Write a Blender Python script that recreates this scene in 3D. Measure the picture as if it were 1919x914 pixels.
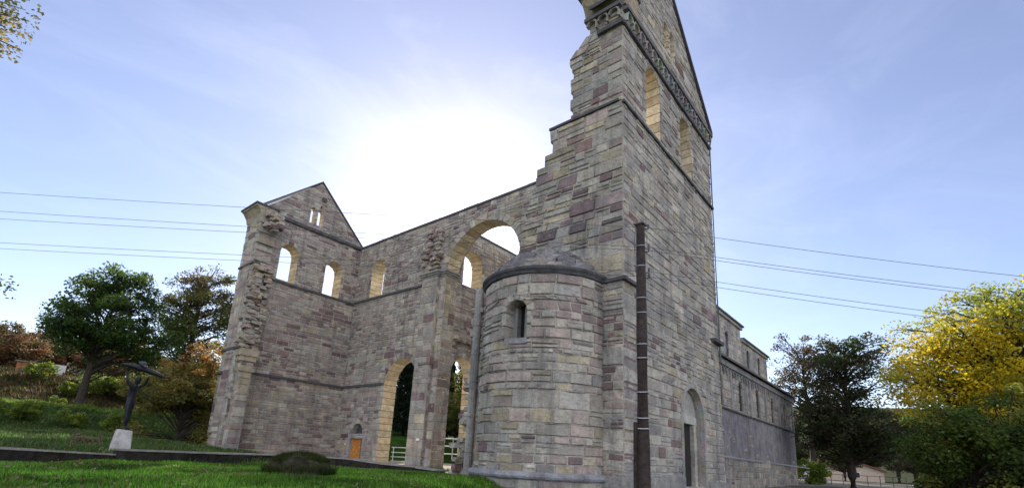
import bpy, math, random
import numpy as np
from mathutils import Vector, Matrix
R=math.radians
random.seed(7); rng=np.random.default_rng(11)
for o in list(bpy.data.objects): bpy.data.objects.remove(o)
sc=bpy.context.scene
COL=sc.collection

# ------------------------------------------------ camera
CP=Vector((-11.714,-5.951,1.1525)); YAW,PIT,ROL=.697,.247,.053
fw=Vector((math.cos(PIT)*math.cos(YAW),math.cos(PIT)*math.sin(YAW),math.sin(PIT)))
rt=Vector((math.sin(YAW),-math.cos(YAW),0)); up=rt.cross(fw)
rt2=rt*math.cos(ROL)+up*math.sin(ROL); up2=up*math.cos(ROL)-rt*math.sin(ROL)
cd=bpy.data.cameras.new('camera'); cam=bpy.data.objects.new('camera',cd); COL.objects.link(cam)
M=Matrix((rt2,up2,-fw)).transposed().to_4x4(); M.translation=CP; cam.matrix_world=M
cd.sensor_width=36; cd.lens=936.95/1919*36; cd.shift_y=167.78/1919; cd.clip_start=.05; cd.clip_end=3000
sc.camera=cam
# ------------------------------------------------ sky and sun
SUN_AZ,SUN_EL=R(47.0),R(27.6)          # angle from +X (west) towards +Y (south)
SD=Vector((math.cos(SUN_EL)*math.cos(SUN_AZ),math.cos(SUN_EL)*math.sin(SUN_AZ),math.sin(SUN_EL)))
world=bpy.data.worlds.new('World'); sc.world=world; world.use_nodes=True
nt=world.node_tree; nt.nodes.clear(); N=nt.nodes.new; Lk=nt.links.new
out=N('ShaderNodeOutputWorld'); bg=N('ShaderNodeBackground'); sky=N('ShaderNodeTexSky')
sky.sky_type='NISHITA'; sky.sun_disc=False; sky.sun_elevation=SUN_EL; sky.sun_rotation=R(90)-SUN_AZ
sky.altitude=300; sky.air_density=1.0; sky.dust_density=.25; sky.ozone_density=3.0
tc=N('ShaderNodeTexCoord')
def wm(op,a,b=None,c=None,clamp=False):
    m=N('ShaderNodeMath'); m.operation=op; m.use_clamp=clamp
    for i,v in enumerate((a,b,c)):
        if v is None: continue
        if isinstance(v,(int,float)): m.inputs[i].default_value=v
        else: Lk(v,m.inputs[i])
    return m.outputs[0]
nrm=N('ShaderNodeVectorMath'); nrm.operation='NORMALIZE'; Lk(tc.outputs['Generated'],nrm.inputs[0])
dt=N('ShaderNodeVectorMath'); dt.operation='DOT_PRODUCT'; Lk(nrm.outputs[0],dt.inputs[0]); dt.inputs[1].default_value=SD
dcl=wm('MAXIMUM',dt.outputs['Value'],0.0)
g1=wm('POWER',dcl,12.0); g2=wm('POWER',dcl,110.0); g3=wm('POWER',dcl,5.0)
glow=wm('ADD',wm('ADD',wm('MULTIPLY',g1,.36),wm('MULTIPLY',g2,2.4)),wm('MULTIPLY',g3,.3))
# thin cirrus veil, stretched in bands
mp=N('ShaderNodeMapping'); mp.inputs['Scale'].default_value=(1.2,2.4,5.0); mp.inputs['Rotation'].default_value=(.3,.5,.4); Lk(nrm.outputs[0],mp.inputs[0])
n1=N('ShaderNodeTexNoise'); n1.inputs['Scale'].default_value=1.7; n1.inputs['Detail'].default_value=6; n1.inputs['Roughness'].default_value=.62; n1.inputs['Distortion'].default_value=.6; Lk(mp.outputs[0],n1.inputs['Vector'])
cl=wm('MULTIPLY',wm('SUBTRACT',n1.outputs['Fac'],.46,clamp=True),4.2,clamp=True)
cloud_and_fill=wm('MULTIPLY',wm('MULTIPLY',cl,wm('ADD',wm('MULTIPLY',g3,1.2),.4)),.42)
# unseen fill glow for the shaded walls, added as cloud over the half of the sky away from the sun
dbk=N('ShaderNodeVectorMath'); dbk.operation='DOT_PRODUCT'; Lk(nrm.outputs[0],dbk.inputs[0]); dbk.inputs[1].default_value=(-.613,-.514,.6)
bank=N('ShaderNodeMapRange'); bank.interpolation_type='SMOOTHSTEP'; bank.inputs['From Min'].default_value=.08; bank.inputs['From Max'].default_value=.6; bank.inputs['To Max'].default_value=4.6; Lk(dbk.outputs['Value'],bank.inputs['Value'])
cloud_and_fill=wm('ADD',cloud_and_fill,wm('MULTIPLY',bank.outputs[0],wm('ADD',wm('MULTIPLY',n1.outputs['Fac'],1.),.5)))
tot=wm('ADD',glow,cloud_and_fill)
cc=N('ShaderNodeCombineColor')
for i,(k,v) in enumerate(((1.0,.36),(.95,.24),(.90,.30))): Lk(wm('ADD',wm('MULTIPLY',tot,k),v),cc.inputs[i])
tint=N('ShaderNodeMix'); tint.data_type='RGBA'; tint.blend_type='MULTIPLY'; tint.inputs[0].default_value=1; Lk(sky.outputs[0],tint.inputs[6]); tint.inputs[7].default_value=(1.09,.94,.90,1)
ad=N('ShaderNodeMix'); ad.data_type='RGBA'; ad.blend_type='ADD'; ad.inputs[0].default_value=1
Lk(tint.outputs[2],ad.inputs[6]); Lk(cc.outputs[0],ad.inputs[7]); Lk(ad.outputs[2],bg.inputs[0])
bg.inputs[1].default_value=.095; Lk(bg.outputs[0],out.inputs[0])
sl=bpy.data.lights.new('sun','SUN'); sun=bpy.data.objects.new('sun',sl); COL.objects.link(sun)
sl.energy=4.0; sl.angle=R(.5); sl.color=(1,.93,.82); sun.rotation_euler=SD.to_track_quat('Z','Y').to_euler()
sc.view_settings.view_transform='Standard'; sc.view_settings.look='None'; sc.view_settings.gamma=1; sc.view_settings.use_curve_mapping=False
sc.view_settings.exposure=1.12
sc.cycles.max_bounces=8; sc.cycles.diffuse_bounces=4; sc.cycles.transparent_max_bounces=8
sc.cycles.sample_clamp_indirect=6; sc.cycles.use_denoising=True

# ------------------------------------------------ materials
def mat(name,base=(.3,.3,.3),rough=.9,attr=False,var=.25,vscale=3.,bump=.3,bscale=25.,stain=0.,stainc=(.05,.05,.05),stscale=.35,metal=0.,transl=0.,streak=False,bdist=.02,moss=0.):
    m=bpy.data.materials.new(name); m.use_nodes=True; t=m.node_tree; t.nodes.clear(); n=t.nodes.new; l=t.links.new
    o=n('ShaderNodeOutputMaterial'); p=n('ShaderNodeBsdfPrincipled'); p.inputs['Roughness'].default_value=rough; p.inputs['Metallic'].default_value=metal
    if 'Specular IOR Level' in p.inputs: p.inputs['Specular IOR Level'].default_value=.25
    tx=n('ShaderNodeTexCoord'); vec=tx.outputs['Object']
    if attr:
        a=n('ShaderNodeAttribute'); a.attribute_name='Col'; c=a.outputs['Color']
    else:
        a=n('ShaderNodeRGB'); a.outputs[0].default_value=(*base,1); c=a.outputs[0]
    def noise(s,d=5,r=.6,v=vec):
        q=n('ShaderNodeTexNoise'); q.inputs['Scale'].default_value=s; q.inputs['Detail'].default_value=d; q.inputs['Roughness'].default_value=r; l(v,q.inputs['Vector']); return q.outputs['Fac']
    def ramp(f,a0,a1,v0=0.,v1=1.):
        q=n('ShaderNodeMapRange'); q.inputs['From Min'].default_value=a0; q.inputs['From Max'].default_value=a1; q.inputs['To Min'].default_value=v0; q.inputs['To Max'].default_value=v1; l(f,q.inputs['Value']); return q.outputs[0]
    def mix(f,c1,c2,bt='MIX'):
        q=n('ShaderNodeMix'); q.data_type='RGBA'; q.blend_type=bt
        if isinstance(f,(int,float)): q.inputs[0].default_value=f
        else: l(f,q.inputs[0])
        for i,x in ((6,c1),(7,c2)):
            if isinstance(x,tuple): q.inputs[i].default_value=(*x,1)
            else: l(x,q.inputs[i])
        return q.outputs[2]
    if var>0:
        f=noise(vscale); lo=n('ShaderNodeCombineColor'); v=ramp(f,.3,.7,1-var,1+var)
        for i in range(3): l(v,lo.inputs[i])
        c=mix(1.,c,lo.outputs[0],'MULTIPLY')
        f2=noise(vscale*9,4,.7); lo2=n('ShaderNodeCombineColor'); v2=ramp(f2,.3,.7,1-var*.7,1+var*.7)
        for i in range(3): l(v2,lo2.inputs[i])
        c=mix(1.,c,lo2.outputs[0],'MULTIPLY')
        if attr and bump>.5:
            mq=n('ShaderNodeMapping'); mq.inputs['Scale'].default_value=(1,1,2.2); l(vec,mq.inputs[0])
            c=mix(ramp(noise(vscale*3.2,6,.72,mq.outputs[0]),.50,.66,0,.55),c,(.15,.135,.13)); c=mix(ramp(noise(vscale*2.3,6,.75,mq.outputs[0]),.55,.70,0,.45),c,(.52,.50,.46))
    if stain>0:
        c=mix(ramp(noise(stscale,7,.65),.47,.68,0,stain),c,stainc)
    if streak:
        mpp=n('ShaderNodeMapping'); mpp.inputs['Scale'].default_value=(1.6,1.6,.12); l(vec,mpp.inputs[0])
        c=mix(ramp(noise(1.6,6,.7,mpp.outputs[0]),.5,.72,0,.6),c,(.075,.075,.08))
    if moss>0:
        c=mix(ramp(noise(1.1,6,.7),.5,.66,0,moss),c,(.10,.12,.04))
    l(c,p.inputs['Base Color'])
    if bump>0:
        b=n('ShaderNodeBump'); b.inputs['Strength'].default_value=bump; b.inputs['Distance'].default_value=bdist*2
        b2=n('ShaderNodeBump'); b2.inputs['Strength'].default_value=bump; b2.inputs['Distance'].default_value=bdist*4
        l(noise(bscale,6,.65),b.inputs['Height']); l(noise(bscale*.22,5,.6),b2.inputs['Height']); l(b2.outputs[0],b.inputs['Normal']); l(b.outputs[0],p.inputs['Normal'])
    if transl>0:
        tr=n('ShaderNodeBsdfTranslucent'); l(c,tr.inputs[0]); ms=n('ShaderNodeMixShader'); ms.inputs[0].default_value=transl
        l(p.outputs[0],ms.inputs[1]); l(tr.outputs[0],ms.inputs[2]); l(ms.outputs[0],o.inputs[0])
    else: l(p.outputs[0],o.inputs[0])
    return m
MS=mat('sandstone_masonry',attr=True,var=.22,vscale=2.2,bump=.7,bscale=16,stain=.35,stainc=(.12,.115,.115),stscale=.5,streak=True,bdist=.022)
MSD=mat('weathered_sandstone',attr=True,var=.25,vscale=2.0,bump=.75,bscale=14,stain=.62,stainc=(.15,.16,.175),stscale=.45,streak=True,bdist=.022)
MY=mat('yellow_sandstone_bounce_tint',attr=True,var=.3,vscale=3,bump=.7,bscale=14,stain=.3,stainc=(.32,.26,.18),stscale=1.1)
MDS=mat('dark_capping_stone',(.085,.085,.095),var=.4,vscale=4,bump=.6,bscale=20,moss=.2)
MROOF=mat('slate_roof',(.13,.12,.12),var=.3,vscale=5,bump=.5)
MPL=mat('old_violet_plaster',(.225,.21,.23),var=.35,vscale=1.8,bump=.9,bscale=12,stain=.8,stainc=(.33,.325,.30),stscale=.8,streak=True)
MRUB=mat('rubble_stone',attr=True,var=.3,vscale=4,bump=.9,bscale=18,moss=.2)
MWOOD=mat('orange_door_wood',(.52,.22,.06),.6,var=.35,vscale=6,bump=.2)
MDARKW=mat('tarred_pole_wood',(.040,.028,.024),.5,var=.5,vscale=6,bump=.6,bscale=40)
MGALV=mat('galvanised_steel',(.55,.57,.60),.35,var=.1,bump=0,metal=.6)
MWHITE=mat('white_paint',(.78,.78,.78),.5,var=.05,bump=0)
MWIRE=mat('wire_metal',(.09,.09,.10),.5,var=0,bump=0)
MPIPE=mat('green_copper_pipe',(.10,.13,.12),.6,var=.2,bump=0)
MBRONZE=mat('dark_bronze',(.022,.024,.032),.45,var=.3,vscale=8,bump=.3,metal=.4)
MCONC=mat('pale_concrete',(.50,.49,.48),.9,var=.2,vscale=5,bump=.5,stain=.4,stainc=(.25,.24,.23),stscale=3)
MWALLD=mat('mossy_dark_stone',(.028,.024,.022),.95,var=.5,vscale=6,bump=1,bscale=20,moss=.15)
MCOPE=mat('low_wall_coping',(.22,.21,.19),.9,var=.3,bump=.6)
MLEAF=mat('leaf',attr=True,rough=.55,var=.12,vscale=.9,bump=0,transl=.55)
MBARK=mat('bark',(.045,.036,.030),.95,var=.4,vscale=5,bump=.9,bscale=12)
MGRASS=mat('grass_blade',attr=True,rough=.6,var=.2,vscale=.8,bump=0,transl=.45)
MCREAM=mat('cream_render',(.62,.50,.40),.9,var=.12,bump=.2)
MWHITER=mat('white_render',(.70,.68,.66),.9,var=.1,bump=.2)
MRED=mat('red_roof_tile',(.26,.10,.07),.9,var=.3,vscale=4,bump=.4)
MGLASS=mat('dark_glass',(.03,.035,.04),.15,var=0,bump=0)
MHUT=mat('orange_hut_boards',(.34,.14,.06),.8,var=.35,vscale=5,bump=.3)
MLOG=mat('cut_wood',(.11,.075,.05),.9,var=.4,vscale=10,bump=.4)

def ground_mat():
    m=bpy.data.materials.new('ground_mixed'); m.use_nodes=True; t=m.node_tree; n=t.nodes.new; l=t.links.new
    p=t.nodes['Principled BSDF']; p.inputs['Roughness'].default_value=1; p.inputs['Specular IOR Level'].default_value=.05
    a=n('ShaderNodeAttribute'); a.attribute_name='Col'; tx=n('ShaderNodeTexCoord')
    q=n('ShaderNodeTexNoise'); q.inputs['Scale'].default_value=.9; q.inputs['Detail'].default_value=9; q.inputs['Roughness'].default_value=.7; l(tx.outputs['Object'],q.inputs['Vector'])
    mr=n('ShaderNodeMapRange'); mr.inputs['From Min'].default_value=.3; mr.inputs['From Max'].default_value=.7; mr.inputs['To Min'].default_value=.55; mr.inputs['To Max'].default_value=1.45; l(q.outputs['Fac'],mr.inputs['Value'])
    cc=n('ShaderNodeCombineColor'); [l(mr.outputs[0],cc.inputs[i]) for i in range(3)]
    mx=n('ShaderNodeMix'); mx.data_type='RGBA'; mx.blend_type='MULTIPLY'; mx.inputs[0].default_value=1; l(a.outputs['Color'],mx.inputs[6]); l(cc.outputs[0],mx.inputs[7]); l(mx.outputs[2],p.inputs['Base Color'])
    q2=n('ShaderNodeTexNoise'); q2.inputs['Scale'].default_value=9; q2.inputs['Detail'].default_value=8; q2.inputs['Roughness'].default_value=.7; l(tx.outputs['Object'],q2.inputs['Vector'])
    b=n('ShaderNodeBump'); b.inputs['Strength'].default_value=.9; b.inputs['Distance'].default_value=.12; l(q2.outputs['Fac'],b.inputs['Height']); l(b.outputs[0],p.inputs['Normal'])
    return m
MGROUND=ground_mat()

# ------------------------------------------------ object helpers
def tag(o,label=None,cat=None,group=None,kind=None):
    if label: o['label']=label
    if cat: o['category']=cat
    if group: o['group']=group
    if kind: o['kind']=kind
    return o
def empty(name,loc,label,cat,group=None,rz=0):
    o=bpy.data.objects.new(name,None); COL.objects.link(o); o.location=loc; o.rotation_euler=(0,0,rz); o.empty_display_size=.3
    return tag(o,label,cat,group)
class MB:
    def __init__(s): s.v=[]; s.f=[]; s.c=[]; s.m=[]
    def face(s,pts,col=(.3,.3,.3),mi=0):
        b=len(s.v); s.v+= [tuple(p) for p in pts]; s.f.append(tuple(range(b,b+len(pts)))); s.c.append(col); s.m.append(mi)
    def hexa(s,p,col=(.3,.3,.3),mi=0):      # p: 4 bottom (ccw) + 4 top
        b=len(s.v); s.v+=[tuple(q) for q in p]
        for f in ((0,3,2,1),(4,5,6,7),(0,1,5,4),(1,2,6,5),(2,3,7,6),(3,0,4,7)):
            s.f.append(tuple(b+i for i in f)); s.c.append(col); s.m.append(mi)
    def box(s,x0,x1,y0,y1,z0,z1,col=(.3,.3,.3),mi=0):
        s.hexa([(x0,y0,z0),(x1,y0,z0),(x1,y1,z0),(x0,y1,z0),(x0,y0,z1),(x1,y0,z1),(x1,y1,z1),(x0,y1,z1)],col,mi)
    def tube(s,pts,rad,n=8,col=(.3,.3,.3),cap=True,mi=0):
        pts=[Vector(p) for p in pts]; rings=[]
        if not hasattr(rad,'__len__'): rad=[rad]*len(pts)
        for i,p in enumerate(pts):
            d=(pts[min(i+1,len(pts)-1)]-pts[max(i-1,0)]).normalized()
            a=d.cross(Vector((0,0,1))); a=a.normalized() if a.length>1e-3 else Vector((1,0,0)); b=d.cross(a)
            base=len(s.v)
            for k in range(n):
                t=2*math.pi*k/n; s.v.append(tuple(p+(a*math.cos(t)+b*math.sin(t))*rad[i]))
            rings.append(base)
        for i in range(len(rings)-1):
            for k in range(n):
                k2=(k+1)%n; s.f.append((rings[i]+k,rings[i]+k2,rings[i+1]+k2,rings[i+1]+k)); s.c.append(col); s.m.append(mi)
        if cap:
            s.f.append(tuple(rings[0]+k for k in range(n))[::-1]); s.c.append(col); s.m.append(mi)
            s.f.append(tuple(rings[-1]+k for k in range(n))); s.c.append(col); s.m.append(mi)
    def rock(s,c,sx,sy,sz,col,rz=0,jit=.16):   # rough rounded block
        g=[-1,0,1]; idx={}; b=len(s.v); cz,sn=math.cos(rz),math.sin(rz)
        for i in g:
            for j in g:
                for k in g:
                    if i==j==k==0: continue
                    e=abs(i)+abs(j)+abs(k); sh={1:1.03,2:.99,3:.94}[e]
                    x=i*sx*.5*sh+random.uniform(-jit,jit)*sx*.5; y=j*sy*.5*sh+random.uniform(-jit,jit)*sy*.5; z=k*sz*.5*sh+random.uniform(-jit,jit)*sz*.5
                    idx[(i,j,k)]=len(s.v); s.v.append((c[0]+x*cz-y*sn,c[1]+x*sn+y*cz,c[2]+z))
        for ax in range(3):
            for sg in (-1,1):
                for a in (-1,0):
                    for bb in (-1,0):
                        q=[]
                        for (p,r) in ((a,bb),(a+1,bb),(a+1,bb+1),(a,bb+1)):
                            t=[0,0,0]; t[ax]=sg; t[(ax+1)%3]=p; t[(ax+2)%3]=r; q.append(idx[tuple(t)])
                        if sg<0: q=q[::-1]
                        s.f.append(tuple(q)); s.c.append(col); s.m.append(0)
    def build(s,name,mats,parent=None,smooth=False,loc=None):
        me=bpy.data.meshes.new(name); me.from_pydata(s.v,[],s.f)
        if not isinstance(mats,(list,tuple)): mats=[mats]
        for m in mats: me.materials.append(m)
        me.polygons.foreach_set('material_index',s.m)
        if smooth: me.polygons.foreach_set('use_smooth',[True]*len(s.f))
        at=me.color_attributes.new('Col','FLOAT_COLOR','CORNER')
        arr=np.repeat(np.array([(*c[:3],1.) for c in s.c],dtype=np.float32),[len(f) for f in s.f],axis=0)
        at.data.foreach_set('color',arr.ravel()); me.update()
        o=bpy.data.objects.new(name,me); COL.objects.link(o)
        if parent: o.parent=parent; 
        if parent and parent.type=='EMPTY' and loc is None: o.matrix_parent_inverse=Matrix.LocRotScale(parent.location,parent.rotation_euler,None).inverted()
        return o

# ------------------------------------------------ masonry
def lerp(a,b,t): return a+(b-a)*t
GREY=[(.43,.405,.35),(.39,.37,.33),(.46,.43,.37),(.35,.335,.31),(.43,.395,.33)]
PINK=[(.41,.335,.295),(.36,.29,.265),(.43,.365,.32),(.31,.25,.23)]
PURP=[(.215,.135,.135),(.17,.115,.12),(.26,.175,.155),(.25,.185,.185)]
OCH=[(.43,.37,.26),(.46,.40,.29),(.38,.33,.23)]
from mathutils import noise as mn
def pick(style,u,z,seed):
    n=mn.noise(Vector((u*.35+seed,z*.45,seed*1.7))); n2=mn.noise(Vector((u*.2,z*.25+seed*3,4.2+seed)))
    w=list(style)   # grey, pink, purple, ochre
    w[2]*=max(0.05,1+4.5*n); w[1]*=max(.2,1+1.6*n2); w[3]*=max(.1,1-2.5*n2)
    k=random.choices((GREY,PINK,PURP,OCH),w)[0]; c=random.choice(k); j=random.uniform(.74,1.16)
    return tuple(x*j for x in c)
class Frame:
    """flat wall frame: u along dir, n outwards"""
    def __init__(s,o,d,n): s.o=Vector(o); s.d=Vector(d); s.n=Vector(n)
    def P(s,u,z,w): return s.o+s.d*u+s.n*w+Vector((0,0,z))
class Cyl:
    def __init__(s,c,r): s.c=Vector(c); s.r=r
    def P(s,u,z,w):
        a=u/s.r; rr=s.r+w; return s.c+Vector((-math.cos(a)*rr,math.sin(a)*rr,z))
def relief(mb,fr,q,w0,w1,col,bev=.022,gap=.013,mi=0,tilt=.012):
    # q: four (u,z) corners ccw ; outer ring at depth w0, inner at w1
    cu=sum(p[0] for p in q)/4; cz=sum(p[1] for p in q)/4
    du=max(.02,max(p[0] for p in q)-min(p[0] for p in q)); dz=max(.02,max(p[1] for p in q)-min(p[1] for p in q))
    def ins(k): return [(cu+(u-cu)*(1-2*min(k,du*.3)/du),cz+(z-cz)*(1-2*min(k,dz*.3)/dz)) for u,z in q]
    A=ins(gap); B=ins(gap+bev); j=lambda:random.uniform(-.010,.010)
    ws=[w1+random.uniform(-tilt,tilt) for _ in range(4)]
    B=[(u+j(),z+j()*.8) for u,z in B]
    b=len(mb.v)
    for u,z in A: mb.v.append(tuple(fr.P(u,z,w0)))
    for (u,z),w in zip(B,ws): mb.v.append(tuple(fr.P(u,z,w)))
    for k in range(4):
        k2=(k+1)%4; mb.f.append((b+k,b+k2,b+4+k2,b+4+k)); mb.c.append(col); mb.m.append(mi)
    mb.f.append((b+4,b+5,b+6,b+7)); mb.c.append(col); mb.m.append(mi)
def op_iv(op,z,grow=0):
    """blocked interval of an opening at height z"""
    u0,u1,z0,sp=op[:4]; c=(u0+u1)/2; r=(u1-u0)/2+grow
    if z<z0-1e-6: return None
    if z<=sp: return (c-r,c+r)
    if len(op)>4 and op[4]=='flat': return None
    t=r*r-(z-sp)**2
    return (c-math.sqrt(t),c+math.sqrt(t)) if t>1e-6 else ((c,c) if t>-1e-3 else None)
MORT=(.42,.395,.355)
YEL=[(.64,.54,.36),(.68,.58,.41),(.60,.49,.32)]  # yellow stone, brightened to stand in for sunlight bounced into the reveals
def masonry(mb,fr,lo,hi,z0,z1,th,ops=(),h=.28,style=(5,3,1,1),wf=(1.3,3.2),seed=0.,brk=(),back=False,mort=MORT,cyl=False,ragL=0,ragR=0,split=.12,grow=.12,warp=.03,body=True,relz=.012,bside=True,nofront=False):
    bs={z0,z1,*brk}
    for op in ops:
        r=(op[1]-op[0])/2+grow
        for b in (op[2],op[3],op[3]+r if len(op)==4 else op[3]): 
            if z0<b<z1: bs.add(b)
    bs=sorted(bs); zs=[z0]
    for a,b in zip(bs,bs[1:]):
        if b-a<.04: continue
        k=max(1,round((b-a)/h)); ws=[math.exp(random.gauss(0,.30)) for _ in range(k)]; tw=sum(ws); cuts=[a+(b-a)*sum(ws[:i])/tw for i in range(1,k)]
        zs+=cuts+[b]
    W=lambda u,z: z+warp*mn.noise(Vector((u*.45+seed,z*.8,seed)))
    fr0=fr
    class FW:
        def P(s,u,z,w): return fr0.P(u,W(u,z),w)
    f2=FW()
    for a,b in zip(zs,zs[1:]):
        rl=random.uniform(-ragL,ragL); rr=random.uniform(-ragR,ragR)
        e=1e-5; L=(lo(a+e)+rl,lo(b-e)+rl); Rr=(hi(a+e)+rr,hi(b-e)+rr)
        if Rr[0]<=L[0] and Rr[1]<=L[1]: continue
        Rr=(max(Rr[0],L[0]),max(Rr[1],L[1]))
        cutsI=[]
        for op in ops:
            A=op_iv(op,a+e,grow); B=op_iv(op,b-e,grow)
            if A is None and B is None: continue
            if A is None: c=(op[0]+op[1])/2; A=(c,c)
            if B is None: c=(op[0]+op[1])/2; B=(c,c)
            cutsI.append((A,B))
        cutsI.sort(key=lambda t:t[0][0]+t[1][0])
        segs=[]; cur=L
        for A,B in cutsI:
            segs.append((cur,(A[0],B[0]))); cur=(A[1],B[1])
        segs.append((cur,Rr))
        for (s0,s1) in segs:
            s1=(max(s1[0],s0[0]),max(s1[1],s0[1]))
            wd=max(s1[0]-s0[0],s1[1]-s0[1])
            if wd<.03: continue
            hh=b-a; us=[0.]; x=0
            while True:
                x+=hh*random.uniform(*wf)
                if x>wd-hh*.7: break
                us.append(x/wd)
            us.append(1.)
            if body:
                steps=us if (cyl or warp) else [0,1]
                for t0,t1 in zip(steps,steps[1:]):
                    q=[(lerp(s0[0],s1[0],t0),a),(lerp(s0[0],s1[0],t1),a),(lerp(s0[1],s1[1],t1),b),(lerp(s0[1],s1[1],t0),b)]
                    F=[f2.P(u,z,-.011) for u,z in q]; K=[f2.P(u,z,-th+.004) for u,z in q]
                    bb=len(mb.v); mb.v+=[tuple(v) for v in F+K]
                    fs=[(0,1,2,3),(7,6,5,4),(0,4,5,1),(3,2,6,7)]
                    if t0==0: fs.append((0,3,7,4))
                    if t1==1: fs.append((1,5,6,2))
                    endc=pick(style,q[0][0],a,seed)
                    for i,f in enumerate(fs):
                        mb.f.append(tuple(bb+k for k in f)); mb.c.append(mort if i<2 else endc); mb.m.append(0)
            sides=([] if nofront else [1])+([-1] if back else [])
            for sd in sides:
                g=f2
                if sd<0:
                    class FB:
                        def P(s,u,z,w): return f2.P(u,z,-th-w)
                    g=FB()
                for t0,t1 in zip(us,us[1:]):
                    q=[(lerp(s0[0],s1[0],t0),a),(lerp(s0[0],s1[0],t1),a),(lerp(s0[1],s1[1],t1),b),(lerp(s0[1],s1[1],t0),b)]
                    if sd<0: q=q[::-1]
                    um=(q[0][0]+q[1][0])/2
                    if random.random()<split and hh>.2:
                        fq=random.uniform(.35,.65); m1=(lerp(q[0][0],q[3][0],fq),lerp(q[0][1],q[3][1],fq)); m2=(lerp(q[1][0],q[2][0],fq),lerp(q[1][1],q[2][1],fq))
                        for qq in ([q[0],q[1],m2,m1],[m1,m2,q[2],q[3]]): relief(mb,g,qq,-.019,random.uniform(.0,.004+relz*2.),pick(style,um,a,seed))
                    else:
                        relief(mb,g,q,-.019,random.uniform(.0,.004+relz*2.),pick(style,um,a,seed))
def ring(mb,fr,op,th,wid=.26,style=(6,3,.4,2),proud=.012,blk=.34,ycol=YEL,sill=True,inset=0):
    """dressed surround: jamb blocks and voussoirs through the wall, yellow on the inside"""
    u0,u1,z0,sp=op[:4]; c=(u0+u1)/2; r=(u1-u0)/2; segs=[]
    nj=max(1,round((sp-z0)/blk)); zz=[z0+(sp-z0)*i/nj for i in range(nj+1)]
    for s in (-1,1):
        for a,b in zip(zz,zz[1:]):
            w=wid*random.uniform(.8,1.25); segs.append([(c+s*r,a),(c+s*(r+w),a),(c+s*(r+w),b),(c+s*r,b)] if s>0 else [(c-r-w,a),(c-r,a),(c-r,b),(c-r-w,b)])
    na=max(7,round(math.pi*r/blk*1.2))|1
    for i in range(na):
        a=math.pi*i/na; b=math.pi*(i+1)/na; w=wid*1.15
        segs.append([(c+r*math.cos(a),sp+r*math.sin(a)),(c+(r+w)*math.cos(a),sp+(r+w)*math.sin(a)),(c+(r+w)*math.cos(b),sp+(r+w)*math.sin(b)),(c+r*math.cos(b),sp+r*math.sin(b))])
    for q in segs:
        k_=.035; q=[tuple(lerp(q[a][i],q[b][i],k_) for i in (0,1)) for a,b in ((0,3),(1,2),(2,1),(3,0))]
        F=[fr.P(u,z,proud-.012) for u,z in q]; K=[fr.P(u,z,-th-proud+.012) for u,z in q]; b=len(mb.v); mb.v+=[tuple(v) for v in F+K]
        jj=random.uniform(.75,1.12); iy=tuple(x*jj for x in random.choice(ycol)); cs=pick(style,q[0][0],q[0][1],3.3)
        # which side is the inner one: edge nearest to the centre line
        for k,f in enumerate([(0,1,2,3),(7,6,5,4),(0,4,5,1),(1,5,6,2),(2,6,7,3),(3,7,4,0)]):
            mb.f.append(tuple(b+i for i in f))
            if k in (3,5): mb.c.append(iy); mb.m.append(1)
            else: mb.c.append(cs if k>1 else MORT); mb.m.append(0)
        relief(mb,fr,q,proud-.02,proud+.012,cs,bev=.012,gap=.006)
        class FB:
            def P(s,u,z,w): return fr.P(u,z,-th-w)
        relief(mb,FB(),q[::-1],proud-.02,proud+.012,cs,bev=.012,gap=.006)
def strip(mb,fr,pts,wids,col,hgt):
    pass
def bar(mb,fr,u0,u1,z0,z1,w0,w1,col=(.1,.1,.1),seg=1.2,jz=.01,mi=0,chamf=0):
    n=max(1,int(abs(u1-u0)/seg))
    for i in range(n):
        a=lerp(u0,u1,i/n); b=lerp(u0,u1,(i+1)/n); j=random.uniform(-jz,jz); k=random.uniform(-jz,jz)
        mb.hexa([fr.P(a,z0+j,w0),fr.P(b,z0+j,w0),fr.P(b,z0+chamf+j,w1+k),fr.P(a,z0+chamf+j,w1+k),fr.P(a,z1+j,w0),fr.P(b,z1+j,w0),fr.P(b,z1+j,w1+k),fr.P(a,z1+j,w1+k)],col,mi)
def poly(pts):
    """piecewise linear u(z); pts = [(z,u)...] rising; equal z makes a step"""
    def f(z):
        if z<=pts[0][0]: return pts[0][1]
        for (a,ua),(b,ub) in zip(pts,pts[1:]):
            if a<=z<=b and b>a: return lerp(ua,ub,(z-a)/(b-a))
        return pts[-1][1]
    return f
K=lambda v:(lambda z:v)

church=empty('church_ruin',(0,0,.6),'roofless Romanesque sandstone church ruin with two gables, a great open arch and a round apse','church ruin')
def part(mb,name,mats,parent=church,label=None,smooth=False):
    o=mb.build(name,mats,parent,smooth)
    if parent is not church: o.matrix_parent_inverse=Matrix.Translation(church.location).inverted()@Matrix.Identity(4) if False else Matrix.Identity(4)
    if label: o['label']=label
    return o
def subpart(mb,name,mats,parent,label=None,smooth=False):
    o=mb.build(name,mats,None,smooth); o.parent=parent; o.matrix_parent_inverse=Matrix.Identity(4)
    # parent sits at the empty through its own inverse, so world transform stays identity
    if label: o['label']=label
    return o
ZB=.1
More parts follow.
